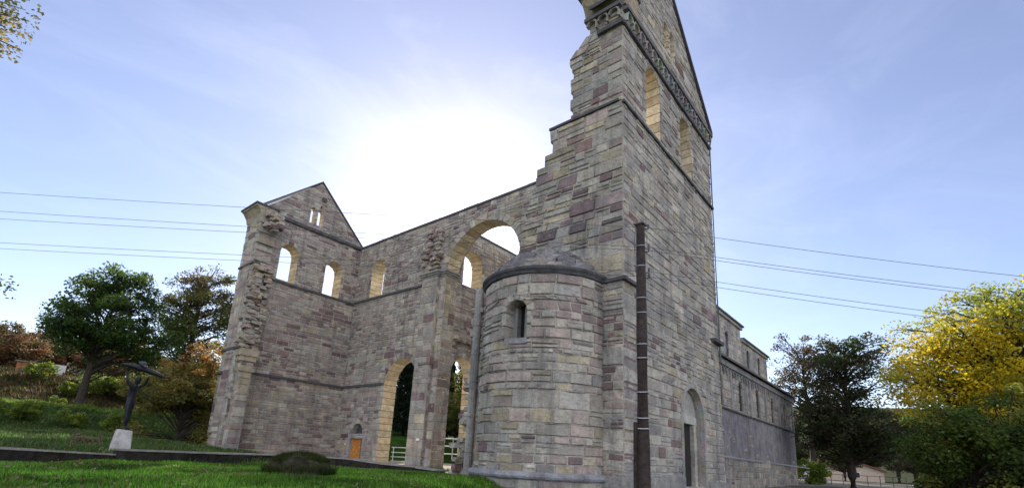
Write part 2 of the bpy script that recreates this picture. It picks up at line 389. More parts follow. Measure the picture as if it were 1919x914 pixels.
# ---- north gable wall (y=0, faces -y)
NF=Frame((0,0,0),(1,0,0),(0,-1,0))
gl=poly([(15.7,0.0),(19.35,3.95)]); gr=poly([(15.7,7.95),(19.35,3.95)])
nops=[(1.6,2.75,11.98,13.85),(4.55,5.7,11.98,13.7),(3.28,3.62,16.25,17.3),(3.86,4.2,16.25,17.3),(3.95,5.85,.6,2.85)]
mb=MB(); masonry(mb,NF,gl,gr,ZB,19.35,1.0,nops[:2]+nops[4:],h=.34,style=(8,2,.7,.9),wf=(1.2,3.4),seed=1.3,brk=(15.7,11.7),relz=.01,split=.2) if False else None
mb=MB(); masonry(mb,NF,gl,gr,ZB,19.35,1.0,nops,h=.245,style=(12,1.3,.45,.6),wf=(1.2,3.4),seed=1.3,brk=(15.7,11.7),relz=.01,split=.2)
ngw=part(mb,'gable_wall',MSD,label='tall grey gable wall with stepped portal and arched windows')
for op in nops[:2]:
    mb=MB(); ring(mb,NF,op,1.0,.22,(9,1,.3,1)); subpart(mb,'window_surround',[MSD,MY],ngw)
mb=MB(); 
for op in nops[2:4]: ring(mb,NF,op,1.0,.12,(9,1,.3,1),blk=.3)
subpart(mb,'twin_window',[MSD,MY],ngw)
mb=MB(); bar(mb,NF,-.05,7.98,11.68,11.77,-.01,.08,(.1,.1,.11)); subpart(mb,'string_course',MDS,ngw,'thin dark string course under the windows')
mb=MB(); bar(mb,NF,-.06,8.0,14.54,14.65,-.01,.10); subpart(mb,'string_course',MDS,ngw,'thin dark string course under the frieze')
mb=MB(); bar(mb,NF,-.12,.85,6.04,6.14,-.01,.1); subpart(mb,'string_course',MDS,ngw,'short dark ledge at the pole')
mb=MB(); bar(mb,NF,7.0,7.97,5.84,5.97,-.01,.2); subpart(mb,'string_course',MDS,ngw,'short dark slab at the far edge')
# round arch frieze
def frieze(fr,u0,u1,z0,n,mbx,pr=.14,col=(.36,.35,.33)):
    w=(u1-u0)/n; r=w*.36
    for i in range(n):
        c=u0+w*(i+.5); S=7; cc=tuple(x*random.uniform(.8,1.1) for x in col)
        for k in range(S):
            a=math.pi*k/S; b=math.pi*(k+1)/S
            q=[(c+r*math.cos(a),z0+.22+r*math.sin(a)),(c+(w*.5)*math.cos(a),z0+.22+(w*.5)*math.sin(a)),(c+(w*.5)*math.cos(b),z0+.22+(w*.5)*math.sin(b)),(c+r*math.cos(b),z0+.22+r*math.sin(b))]
            mbx.hexa([fr.P(*q[0],pr),fr.P(*q[1],pr),fr.P(*q[2],pr),fr.P(*q[3],pr),fr.P(*q[0],-.01),fr.P(*q[1],-.01),fr.P(*q[2],-.01),fr.P(*q[3],-.01)],cc)
        mbx.hexa([fr.P(c-w*.5,z0+.02,pr),fr.P(c-w*.36,z0+.02,pr),fr.P(c-w*.36,z0+.24,pr*1.02),fr.P(c-w*.5,z0+.24,pr*1.02),fr.P(c-w*.5,z0+.02,-.01),fr.P(c-w*.36,z0+.02,-.01),fr.P(c-w*.36,z0+.24,-.01),fr.P(c-w*.5,z0+.24,-.01)],cc)
    bar(mbx,fr,u0-.05,u1+.05,z0+.22+w*.5-.03,z0+.22+w*.5+.1,-.01,pr+.05,(.13,.13,.14),jz=.004)
mb=MB(); frieze(NF,.05,7.95,14.68,17,mb); subpart(mb,'arched_frieze',MSD,ngw)
# gable coping
mb=MB()
for (a,b) in (((-.35,15.45),(3.95,19.45)),((3.95,19.45),(8.3,15.45))):
    for i in range(9):
        p=(lerp(a[0],b[0],i/9),lerp(a[1],b[1],i/9)); q=(lerp(a[0],b[0],(i+1)/9),lerp(a[1],b[1],(i+1)/9))
        mb.hexa([NF.P(p[0],p[1],.1),NF.P(q[0],q[1],.1),NF.P(q[0],q[1],-1.05),NF.P(p[0],p[1],-1.05),NF.P(p[0],p[1]+.13,.1),NF.P(q[0],q[1]+.13,.1),NF.P(q[0],q[1]+.13,-1.05),NF.P(p[0],p[1]+.13,-1.05)])
subpart(mb,'gable_coping',MDS,ngw)
mb=MB(); bar(mb,NF,-.14,3.78,.0,.92,-.01,.12,(.33,.32,.30),seg=.7,jz=.012); bar(mb,NF,-.14,3.78,.921,.98,-.01,.08,(.36,.35,.33),seg=.7,jz=.0); subpart(mb,'plinth',MSD,ngw); mb=MB(); bar(mb,NF,6.08,8.0,0,.75,-.01,.1,(.33,.32,.30),seg=.7,jz=.01)
subpart(mb,'plinth',MSD,ngw)
mb=MB(); mb.tube([(7.9,-.06,5.2),(7.9,-.06,14.6),(8.05,-.12,15.3)],.035,6); subpart(mb,'conductor_pipe',MPIPE,ngw)
# stepped portal
mb=MB()
def portal(mb,fr):
    cx=4.9
    for (r,wd,w0,w1,cs) in ((1.1,.17,.035,-.5,(.36,.34,.31)),(.93,.06,-.14,-.5,(.30,.28,.24))):
        sp=2.85; path=[(cx-r,.6+i*.375) for i in range(6)]+[(cx-r*math.cos(math.pi*i/14),sp+r*math.sin(math.pi*i/14)) for i in range(15)]+[(cx+r,2.475-i*.375) for i in range(6)]
        pin=[(cx+(u-cx)*(r-wd)/r,sp+(z-sp)*(r-wd)/r if z>sp else z) for u,z in path]
        for i in range(len(path)-1):
            q=[path[i],path[i+1],pin[i+1],pin[i]]; c=tuple(x*random.uniform(.85,1.12) for x in cs)
            mb.hexa([fr.P(*q[0],w0),fr.P(*q[1],w0),fr.P(*q[2],w0),fr.P(*q[3],w0),fr.P(*q[0],w1),fr.P(*q[1],w1),fr.P(*q[2],w1),fr.P(*q[3],w1)],c)
portal(mb,NF); subpart(mb,'portal_arch',MSD,ngw)
mb=MB(); # tympanum and lintel, jambs
S=12
for i in range(S):
    a=math.pi*i/S; b=math.pi*(i+1)/S; r=.87
    q=[(4.9,2.86),(4.9+r*math.cos(a),2.86+r*math.sin(a)),(4.9+r*math.cos(b),2.86+r*math.sin(b))]
    F=[NF.P(u,z,-.23) for u,z in q]; mb.face(F,(.42,.41,.38)); B=[NF.P(u,z,-.42) for u,z in q]; mb.face(B[::-1],(.42,.41,.38))
mb.box(4.03,5.77,.20,.42,2.62,2.87,(.46,.45,.41)); mb.box(4.03,4.56,.22,.42,.6,2.62,(.40,.38,.33)); mb.box(5.54,5.77,.22,.42,.6,2.62,(.46,.44,.38)); mb.box(4.0,5.8,.0,.9,.5,.62,(.4,.4,.38))
subpart(mb,'tympanum',MSD,ngw)
mb=MB(); mb.box(4.50,5.60,.36,.40,.62,2.62,(.02,.02,.02)); 
for x in (4.62,4.78,4.94,5.1,5.24): mb.box(x+.2,x+.215,.35,.365,.62,2.62)
subpart(mb,'door',mat('dark_oak',(.035,.03,.028),.7,bump=.3),ngw)
# ---- east wall of the north transept: stepped ruin (x=0, faces -x)
EF=Frame((0,0,0),(0,1,0),(-1,0,0))
prof=[(0,5.6),(1.0,5.6),(1.0,5.5),(3.5,5.5),(3.5,5.3),(6.9,5.25),(6.9,4.6),(7.3,4.4),(7.3,3.95),(7.65,3.85),(8.2,3.68),(8.6,3.62),(9.1,3.44),(9.5,3.32),(9.9,3.2),(10.25,3.2),(10.25,3.08),(10.55,3.08),(10.55,2.86),(10.95,2.86),(10.95,2.6),(11.45,2.58),(11.78,2.62),(11.78,1.84),(13.8,1.84),(14.2,1.92),(14.4,1.86),(14.5,1.66),(14.6,1.4),(14.85,1.38),(14.85,1.22),(15.3,1.25)]
mb=MB(); masonry(mb,EF,K(0.),poly(prof),ZB,15.3,1.0,(),h=.28,style=(5.5,2.4,1.3,1.4),wf=(1.1,2.6),seed=5.1,brk=(1.0,3.5,6.9,7.3,9.5,9.9,10.25,10.55,10.95,11.36,11.78,14.2,14.5,14.85),ragR=.07,relz=.022,split=.25)
etw=part(mb,'transept_wall',MSD,label='tall stepped stump of the transept wall beside the apse')
mb=MB(); bar(mb,EF,.12,2.66,11.79,11.87,-.01,.07); subpart(mb,'string_course',MDS,etw,'dark ledge across the stepped stump')
mb=MB(); bar(mb,EF,-.06,.85,14.55,14.68,-.01,.13); subpart(mb,'string_course',MDS,etw,'dark ledge below the eaves block')
mb=MB(); bar(mb,EF,-.12,.64,6.04,6.14,-.01,.1); subpart(mb,'string_course',MDS,etw,'dark ledge beside the apse roof')
mb=MB(); frieze(EF,.05,1.25,14.85,3,mb,col=(.38,.34,.28)); subpart(mb,'arched_frieze',MSD,etw)
mb=MB() # eaves block with cavetto profile
pf=[(15.3,.03),(15.5,.06),(15.72,.16),(15.9,.30),(16.0,.36),(16.0,.40),(16.12,.40)]
for (za,wa),(zb,wb) in zip(pf,pf[1:]):
    for a,b in ((-.12,.35),(.35,.85),(.85,1.32)):
        mb.hexa([EF.P(a,za,-.9),EF.P(b,za,-.9),EF.P(b,za,wa),EF.P(a,za,wa),EF.P(a,zb+.001,-.9),EF.P(b,zb+.001,-.9),EF.P(b,zb+.001,wb),EF.P(a,zb+.001,wb)],random.choice([(.40,.33,.23),(.36,.30,.22),(.42,.36,.26)]))
subpart(mb,'eaves_cornice',MSD,etw)
mb=MB(); mb.box(-.48,1.0,-.16,1.45,16.12,16.24); subpart(mb,'eaves_slab',MDS,etw)
mb=MB(); bar(mb,EF,-.12,.66,0,.9,-.01,.12,(.30,.29,.28),seg=.4); subpart(mb,'plinth',MSD,etw)
# ---- apse
AC=(0,2.5,0); AR=1.88
AF=Cyl(AC,AR); hp=AR*math.pi/2
wu=-R(9.2)*AR
aop=[(wu-.32,wu+.32,4.25,5.0)]
mb=MB(); masonry(mb,AF,K(-hp),K(hp),.85,6.03,.5,aop,h=.255,style=(5.5,2.4,1.1,1.8),wf=(1.1,2.8),seed=9.7,cyl=True,relz=.02,split=.18,grow=.1)
apse=part(mb,'apse',MS,label='round apse of coursed blocks with conical stone cap')
mb=MB(); masonry(mb,Cyl(AC,AR+.1),K(-hp*1.06),K(hp*1.06),-.3,.74,.5,(),h=.26,style=(7,1,.3,.4),seed=2.2,cyl=True); subpart(mb,'apse_footing',MSD,apse)
mb=MB(); ring(mb,AF,aop[0],.5,.2,(8,1,.2,1),blk=.38,ycol=GREY); 
subpart(mb,'window_surround',[MS,MS],apse)
mb=MB() # window slit infill
fr=AF
for (a,b) in ((wu-.32,wu-.13),(wu+.15,wu+.32)): bar(mb,fr,a,b,4.25,5.2,-.5,-.3,(.28,.27,.26))
bar(mb,fr,wu-.34,wu+.34,4.12,4.27,-.45,.02,(.33,.33,.33),seg=.3); subpart(mb,'window_slit',MS,apse)
mb=MB(); bar(mb,fr,wu-.3,wu+.3,4.2,5.35,-.52,-.5,(.01,.01,.012)); subpart(mb,'dark_window_back',mat('window_dark',(.01,.01,.012),.6,bump=0,var=0),apse)
def lathe(mb,prof,c=AC,a0=-92,a1=92,n=40,cols=None,jit=0):
    base=[]
    for i in range(n+1):
        a=R(lerp(a0,a1,i/n)); base.append(len(mb.v))
        for (r,z) in prof:
            j=1+random.uniform(-jit,jit); mb.v.append((c[0]-math.cos(a)*r*j,c[1]+math.sin(a)*r*j,z+random.uniform(-jit,jit)*.5))
    for i in range(n):
        for k in range(len(prof)-1):
            mb.f.append((base[i]+k,base[i+1]+k,base[i+1]+k+1,base[i]+k+1)); mb.c.append(cols or (.3,.3,.3)); mb.m.append(0)
mb=MB(); lathe(mb,[(AR-.1,6.03),(AR+.04,6.04),(AR+.07,6.10),(AR+.12,6.15),(AR+.13,6.21),(AR+.09,6.23),(AR-.6,6.33)]); subpart(mb,'cornice',MDS,apse,smooth=False)
mb=MB(); lathe(mb,[(AR-.1,.72),(AR+.1,.70),(AR+.17,.75),(AR+.19,.80),(AR+.17,.86),(AR+.08,.90),(AR-.05,.91)],cols=(.30,.31,.34),a0=-96,a1=96); subpart(mb,'base_moulding',MSD,apse,'grey half round moulding at the apse foot')
mb=MB() # cap of rough slabs
for ly in range(6):
    t=ly/6; rr=lerp(AR-.38,.25,t**1.15); z=6.33+.80*math.sin(t*1.5)+random.uniform(-.03,.03) if False else 6.33+.80*math.sin(t*1.5)
    n=max(5,int(rr*math.pi/.34))
    for i in range(n):
        a=lerp(-90,90,(i+.5+random.uniform(-.2,.2))/n); a=R(a)
        cx,cy=-math.cos(a)*rr,2.5+math.sin(a)*rr; cx=min(cx,-.02)
        mb.rock((cx,cy,z),random.uniform(.4,.62),random.uniform(.32,.58),random.uniform(.15,.33),random.choice([(.20,.195,.21),(.26,.245,.25),(.16,.155,.17),(.30,.27,.25)]),rz=-a,jit=.14)
lathe(mb,[(AR-.5,6.2),(AR-.65,6.4),(1.0,6.72),(.5,6.92),(.0,7.0)],n=16,cols=(.1,.1,.11))
subpart(mb,'stone_cap',MRUB,apse)
# shaft and rubble left of the apse
mb=MB(); mb.tube([(-.12,5.28,.6),(-.12,5.28,6.7)],.13,12,(.33,.32,.30))
for z in (1.3,2.4,3.5,4.4,5.4): mb.tube([(-.12,5.28,z),(-.12,5.28,z+.03)],.137,12,(.22,.21,.20))
subpart(mb,'wall_shaft',MSD,etw,'slim upright half column left of the apse')
mb=MB()
pr=poly([(.5,6.1),(1,6.0),(2.3,5.75),(3.5,5.6),(4,5.45),(6.2,5.3)])
for i in range(150):
    z=random.uniform(.55,6.0)**1.0; yy=lerp(5.25,pr(z),random.random()**.6); x=random.uniform(.0,1.0)
    mb.rock((x,yy+random.uniform(-.05,.1),z),random.uniform(.3,.55),random.uniform(.22,.45),random.uniform(.14,.28),pick((6,2,1,1),yy,z,1.),rz=random.uniform(-.3,.3))
subpart(mb,'rubble_edge',MRUB,etw,'jagged torn masonry left of the apse shaft')
# ---- west transept wall B (x=7.39, faces -x)
BF=Frame((7.39,0,0),(0,1,0),(-1,0,0)); TB=.95
bops=[(9.75,15.45,11.6-12.0,11.6)]
arch=(9.75,15.45,0.,11.6); low=(17.25,20.35,.5,5.35); win=(21.75,23.2,11.6,13.55); dr=(21.95,23.35,.5,2.0,'flat'); ty=(22.05,23.25,2.3,2.35)
mb=MB(); masonry(mb,BF,K(.95),K(25.4),.1,15.62,TB,[arch,low,win,dr,ty],h=.225,style=(4.6,4,1.2,1.0),wf=(1.3,3.4),seed=12.4,brk=(5.35,),relz=.010,split=.2)
wtw=part(mb,'transept_wall',MS,label='long wall pierced by the great crossing arch')
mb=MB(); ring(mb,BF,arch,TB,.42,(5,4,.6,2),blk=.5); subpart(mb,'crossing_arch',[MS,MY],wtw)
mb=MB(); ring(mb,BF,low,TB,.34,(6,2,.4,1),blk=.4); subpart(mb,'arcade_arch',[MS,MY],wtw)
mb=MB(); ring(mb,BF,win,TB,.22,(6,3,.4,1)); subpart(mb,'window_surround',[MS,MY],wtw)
mb=MB(); ring(mb,BF,ty,.35,.24,(9,1,.1,.3),blk=.4,ycol=GREY); bar(mb,BF,21.75,23.55,2.0,2.28,-.3,.03,(.36,.36,.37),seg=2); bar(mb,BF,21.75,21.97,.5,2.0,-.3,.02,(.34,.34,.35)); bar(mb,BF,23.33,23.55,.5,2.0,-.3,.02,(.34,.34,.35)); subpart(mb,'door_surround',[MSD,MS],wtw)
mb=MB(); bar(mb,BF,21.9,23.4,2.2,3.15,-.6,-.36,(.10,.09,.09)); subpart(mb,'niche_back',MDS,wtw)
mb=MB(); bar(mb,BF,22.3,23.35,.6,2.0,-.2,-.14); 
for u in (22.5,22.72,22.94,23.14): bar(mb,BF,u,u+.02,.62,1.98,-.15,-.13)
door=subpart(mb,'door',MWOOD,wtw,'orange wooden door standing slightly open')
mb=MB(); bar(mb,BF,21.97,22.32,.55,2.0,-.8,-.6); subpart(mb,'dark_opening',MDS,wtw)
mb=MB(); bar(mb,BF,17.45,25.05,11.36,11.5,-.01,.10,(.1,.1,.11)); subpart(mb,'string_course',MDS,wtw,'dark ledge under the upper window')
mb=MB(); bar(mb,BF,20.4,25.05,5.32,5.46,-.01,.11); subpart(mb,'string_course',MDS,wtw,'dark ledge halfway up the wall')
mb=MB(); bar(mb,BF,.9,25.3,15.62,15.76,-1.02,.06,(.1,.1,.1)); subpart(mb,'wall_coping',MDS,wtw)
# crossing pier
mb=MB(); PF=Frame((7.17,0,0),(0,1,0),(-1,0,0)); masonry(mb,PF,K(15.95),K(17.32),.1,11.72,.25,(),h=.42,style=(6,3,.2,2.0),wf=(1.2,2.2),seed=3.2,warp=0,relz=.008,split=.05)
PN=Frame((7.17,15.44,0),(1,0,0),(0,-1,0)); masonry(mb,PN,K(.22),K(1.17),.1,11.72,.3,(),h=.42,style=(3,5,.2,4.5),wf=(1.0,1.8),seed=7.2,warp=0,relz=.008,split=.05)
PN2=Frame((7.17,15.95,0),(1,0,0),(0,-1,0)); masonry(mb,PN2,K(0.),K(.22),.1,11.72,.2,(),h=.42,style=(3,5,.2,3),wf=(1.0,1.8),seed=7.2,warp=0,relz=.006,split=0)
pier=part(mb,'crossing_pier',MS,label='tall squared pier carrying the great arch')
mb=MB()
for (za,zb,o) in ((11.72,11.82,.04),(11.82,11.93,.12),(11.93,12.03,.2)):
    mb.box(7.17-o,7.6,15.9-o,17.35+o,za,zb,(.3,.29,.28)); mb.box(7.38-o,8.4,15.42-o,15.9-o,za,zb,(.3,.29,.28))
subpart(mb,'impost',MRUB,pier)
mb=MB(); mb.box(7.08,7.5,15.85,16.9,6.28,6.42,(.22,.16,.15)); mb.box(7.1,7.5,15.87,16.2,6.42,6.75,(.30,.2,.18)); subpart(mb,'corbel_slab',MRUB,pier)
mb=MB()
for i in range(75):
    z=random.uniform(12.0,15.0); t=(z-12)/3; yy=random.uniform(15.9+.1*t,17.1+.3*math.sin(t*3))
    dpt=.26*math.sin(min(1,t*1.1)*math.pi)+.05
    mb.rock((7.39-random.uniform(0,dpt),yy,z),random.uniform(.25,.45),random.uniform(.28,.55),random.uniform(.13,.24),pick((1,4,6,.5),yy,z,2.),jit=.2)
subpart(mb,'broken_springer',MRUB,wtw,'torn reddish stones where a second arch once sprang')
# ---- south gable wall A (y=25 inner face towards -y)
SF=Frame((0,25.0,0),(1,0,0),(0,-1,0)); TA=.97
sl_=poly([(15.65,-.05),(19.25,3.7)]); sr_=poly([(15.65,7.6),(19.25,3.7)])
aops=[(1.65,2.85,11.55,13.45),(4.85,6.1,11.5,13.35),(3.2,3.52,16.1,17.1),(3.72,4.08,16.1,17.1)]
mb=MB(); masonry(mb,SF,sl_,sr_,15.65,19.25,.4,aops[2:],h=.24,style=(3,5,1.4,.9),wf=(1.4,3.4),seed=15.1,split=.2); masonry(mb,SF,sl_,sr_,.1,15.65,TA,aops[:2],h=.21,style=(3,5,1.6,.9),wf=(1.4,3.8),seed=15.8,brk=(15.65,5.4,11.35),relz=.010,split=.2,back=False)
sgw=part(mb,'gable_wall',MS,label='pinkish gable wall with two tall windows and a twin slit above')
for op in aops[:2]:
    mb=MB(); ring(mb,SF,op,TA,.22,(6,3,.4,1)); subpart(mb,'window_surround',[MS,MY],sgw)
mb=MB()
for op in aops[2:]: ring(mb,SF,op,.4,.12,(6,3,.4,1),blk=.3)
subpart(mb,'twin_window',[MS,MY],sgw)
mb=MB(); bar(mb,SF,.95,7.42,11.3,11.44,-.01,.1); subpart(mb,'string_course',MDS,sgw,'dark ledge under the two windows')
mb=MB(); bar(mb,SF,.9,7.42,5.32,5.46,-.01,.11); subpart(mb,'string_course',MDS,sgw,'dark ledge low on the gable wall')
mb=MB(); bar(mb,SF,.8,7.42,15.52,15.72,-.01,.16,(.12,.12,.15)); subpart(mb,'cornice',MDS,sgw)
mb=MB()
for (a,b) in (((-.3,15.62),(3.7,19.3)),((3.7,19.3),(7.65,15.6))):
    for i in range(9):
        p=(lerp(a[0],b[0],i/9),lerp(a[1],b[1],i/9)); q=(lerp(a[0],b[0],(i+1)/9),lerp(a[1],b[1],(i+1)/9))
        mb.hexa([SF.P(p[0],p[1],.06),SF.P(q[0],q[1],.06),SF.P(q[0],q[1],-1.02),SF.P(p[0],p[1],-1.02),SF.P(p[0],p[1]+.12,.06),SF.P(q[0],q[1]+.12,.06),SF.P(q[0],q[1]+.12,-1.02),SF.P(p[0],p[1]+.12,-1.02)])
subpart(mb,'gable_coping',MDS,sgw)
mb=MB(); mb.rock((4.0,24.97,18.1),.35,.1,.3,(.05,.045,.04)); subpart(mb,'putlog_hole',MDS,sgw)
# east return of the south transept (x=0) with torn edge
QF=Frame((0,0,0),(0,1,0),(-1,0,0))
mb=MB(); masonry(mb,QF,K(24.6),K(26.6),.1,15.3,.98,(),h=.33,style=(8,1.5,.2,1.6),wf=(1.2,2.6),seed=18.,relz=.012,split=.1,ragL=.12)
ret=part(mb,'transept_wall',MS,label='narrow broken return wall at the far left corner')
mb=MB()
for i in range(230):
    z=random.uniform(6.7,11.9); x=random.uniform(0,.95)
    mb.rock((x,24.55+random.uniform(-.38,.06),z),random.uniform(.22,.5),random.uniform(.25,.55),random.uniform(.12,.26),pick((4,3,.6,3),x,z,4.),jit=.2)
subpart(mb,'rubble_edge',MRUB,ret,'torn stone edge of the return wall'); mb=MB()
for i in range(26):
    mb.rock((random.uniform(.3,1.0),24.55+random.uniform(-.5,.05),random.uniform(14.2,15.4)),.4,.5,.22,pick((4,3,.6,2),x,z,4.),jit=.2)
subpart(mb,'broken_cornice_stones',MRUB,ret)
mb=MB(); bar(mb,QF,24.5,26.62,11.9,12.02,-.5,.08); subpart(mb,'string_course',MDS,ret,'dark ledge high on the return wall')
mb=MB(); bar(mb,QF,25.9,26.7,5.2,5.35,-.5,.16); subpart(mb,'corner_ledge',MDS,ret); mb=MB(); bar(mb,QF,24.1,26.62,6.6,6.72,-.7,.1); subpart(mb,'string_course',MDS,ret,'dark slab above the half pillar')
mb=MB()
for (za,zb,e) in ((5.3,5.5,.06),(5.9,6.2,.06),(6.2,6.6,.14)):
    mb.box(.12-e,.86+e,24.05-e,24.65,za,zb,(.40,.33,.24))
H1=Frame((0,24.1,0),(1,0,0),(0,-1,0)); H2=Frame((.15,0,0),(0,1,0),(-1,0,0))
masonry(mb,H1,K(.15),K(.85),.1,6.2,.55,(),h=.42,style=(5,3.5,.1,2),wf=(1.2,2.2),seed=21.,warp=0,split=0); masonry(mb,H2,K(24.11),K(24.62),.1,6.2,.6,(),h=.42,style=(5,3.5,.1,2),wf=(1.,1.6),seed=22.,warp=0,split=0)
subpart(mb,'half_pillar',MS,ret,'smooth half pillar with block capital')
mb=MB()
pf=[(15.0,.02),(15.3,.10),(15.5,.24),(15.66,.36),(15.66,.42),(15.76,.42)]
for (za,wa),(zb,wb) in zip(pf,pf[1:]):
    for a,b in ((24.62,25.2),(25.2,25.9),(25.9,26.75)):
        mb.hexa([QF.P(a,za,-.9),QF.P(b,za,-.9),QF.P(b,za,wa),QF.P(a,za,wa),QF.P(a,zb+.001,-.9),QF.P(b,zb+.001,-.9),QF.P(b,zb+.001,wb),QF.P(a,zb+.001,wb)],random.choice([(.45,.38,.27),(.40,.34,.25)]))
subpart(mb,'eaves_cornice',MS,ret)
mb=MB(); mb.box(-.48,1.0,24.55,26.85,15.76,15.87); subpart(mb,'eaves_slab',MDS,ret)
# ---- nave south wall (y=15.45, faces -y)
VF=Frame((8.35,15.46,0),(1,0,0),(0,-1,0))
vops=[(.45,2.15,11.6,13.15),(.07,2.05,.5,6.0),(3.6,5.6,.5,6.0),(7.2,9.2,.5,6.0),(10.8,12.8,.5,6.0),(14.4,16.4,.5,6.0),(4.3,5.7,11.6,13.2),(8.6,10.,11.6,13.2),(12.9,14.3,11.6,13.2)]
mb=MB(); masonry(mb,VF,K(0),K(22),.1,15.25,.95,vops,h=.3,style=(4,4,1.2,1.6),wf=(1.2,2.8),seed=25.,relz=.018,split=.2)
nsw=part(mb,'nave_wall',MS,label='nave wall seen through the great arch')
for op in (vops[0],*vops[6:]):
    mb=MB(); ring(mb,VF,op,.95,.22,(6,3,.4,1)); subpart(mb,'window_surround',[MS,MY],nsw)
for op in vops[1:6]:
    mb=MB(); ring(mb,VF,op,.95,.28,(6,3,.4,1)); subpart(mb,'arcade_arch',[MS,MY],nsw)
mb=MB(); bar(mb,VF,0,22,15.25,15.37,-1.0,.05); subpart(mb,'wall_coping',MDS,nsw)
mb=MB()
for i in range(16): mb.rock((8.5+i*.17,15.4,8.05+random.uniform(-.08,.08)),.3,.35,.22,pick((3,4,1,2),i,8,1.),jit=.2)
subpart(mb,'broken_ledge',MRUB,nsw)
# ---- nave north wall (clerestory), outer face y=8.3
CF=Frame((8.35,8.3,0),(1,0,0),(0,-1,0))
cops=[(2+5*i,3+5*i,12.2,13.9) for i in range(6)]+[(29.2,30.0,11.9,13.9)]
cops=[(u-.0,v,a,b) for (u,v,a,b) in cops if u<28.5 and u!=27]+[(29.2,30.1,11.9,13.9)]
mb=MB(); masonry(mb,CF,K(0),K(34.5),.1,16.0,.95,cops,h=.36,style=(9,1.2,.2,.8),wf=(1.4,3.4),seed=29.,relz=.008,split=.05)
masonry(mb,CF,K(34.55),K(45.2),.1,14.75,.95,[(36.6,37.5,12.0,13.5),(41.0,41.9,12.0,13.5)],h=.36,style=(9,1.2,.2,.8),wf=(1.4,3.4),seed=30.,relz=.008,split=.05)
nnw=part(mb,'nave_wall',MSD,label='pale clerestory wall in two heights above the aisle')
for (a,b,z0,z1) in cops[-1:]+[(36.6,37.5,12.0,13.5),(41.0,41.9,12.0,13.5)]: mb=MB(); bar(mb,CF,a-.1,b+.1,z0,z1+.45,-.3,-.12,seg=5); subpart(mb,'dark_window_back',MGLASS,nnw)  # dark backs added across open windows, standing in for the recess shade
mb=MB(); bar(mb,CF,-.1,34.75,15.7,16.0,-.01,.2,(.34,.33,.31),seg=3); bar(mb,CF,-.1,34.9,16.001,16.15,-1.0,.35,(.12,.12,.12),seg=3); bar(mb,CF,34.55,45.3,14.5,14.75,-.01,.2,(.34,.33,.31),seg=3); bar(mb,CF,34.6,45.5,14.751,14.9,-1.0,.35,(.12,.12,.12),seg=3); subpart(mb,'eaves_cornice',MSD,nnw)
# ---- north aisle wall y=2.15
IF=Frame((8.0,2.15,0),(1,0,0),(0,-1,0))
ix=[x-8.0 for x in (10.9,14.95,18.6,22.3,26.05,29.85)]
iops=[(x-.38,x+.38,4.5,5.85) for x in ix]
mb=MB(); masonry(mb,IF,K(0),K(24.7),.1,6.9,.8,iops,h=.3,style=(8,1.6,.3,.8),wf=(1.4,3.2),seed=33.,relz=.01,split=.1,grow=.05)
naw=part(mb,'aisle_wall',MSD,label='long low aisle wall with a row of small arched windows')
for op in iops:
    mb=MB(); ring(mb,IF,op,.1,.12,(9,1,.1,.3),blk=.4,ycol=GREY); w=subpart(mb,'window',[MSD,MSD],naw)
    
for op in iops: mb=MB(); bar(mb,IF,op[0]-.02,op[1]+.02,op[2],op[3]+.44,-.3,-.07,seg=5); subpart(mb,'dark_window_back',MGLASS,naw)
mb=MB(); 
for i in range(24):
    a=i*1.02; bar(mb,IF,a,a+1.02,1.75+random.uniform(-.04,.04),4.3,-.005,.022+.002*(i%2),seg=3,jz=0)
subpart(mb,'render_coat',MPL,naw,'violet grey plaster on the lower aisle wall')
for x in ([8.7-8]+[ (a+b)/2 for a,b in zip(ix,ix[1:])]+[24.3]): mb=MB(); bar(mb,IF,x-.11,x+.11,4.36,6.5,-.01,.09,(.33,.33,.33)); subpart(mb,'pilaster_strip',MSD,naw)
mb=MB(); bar(mb,IF,0,24.75,4.28,4.37,-.01,.1,(.25,.25,.25),seg=3); subpart(mb,'string_course',MDS,naw)
mb=MB(); bar(mb,IF,0,24.8,6.6,6.9,-.01,.16,(.3,.3,.3),seg=3); frieze(IF,.1,24.6,6.15,46,mb,pr=.09); subpart(mb,'arched_frieze',MSD,naw)
mb=MB(); mb.hexa([(8.0,1.8,6.92),(32.9,1.8,6.92),(32.9,8.29,9.9),(8.0,8.29,9.9),(8.0,1.8,7.04),(32.9,1.8,7.04),(32.9,8.29,10.05),(8.0,8.29,10.05)]); subpart(mb,'aisle_roof',MROOF,naw)
mb=MB(); masonry(mb,Frame((32.7,2.2,0),(0,1,0),(1,0,0)),K(0),poly([(6.9,6.0),(9.7,6.0)]),.1,6.9,.7,(),h=.36,seed=35.); subpart(mb,'aisle_end_wall',MSD,naw)
mb=MB(); mb.tube([(14.2,1.9,.4),(14.2,1.9,1.85),(23,1.6,1.78),(33,1.4,1.70)],.035,6); subpart(mb,'wall_pipe',MGALV,naw)

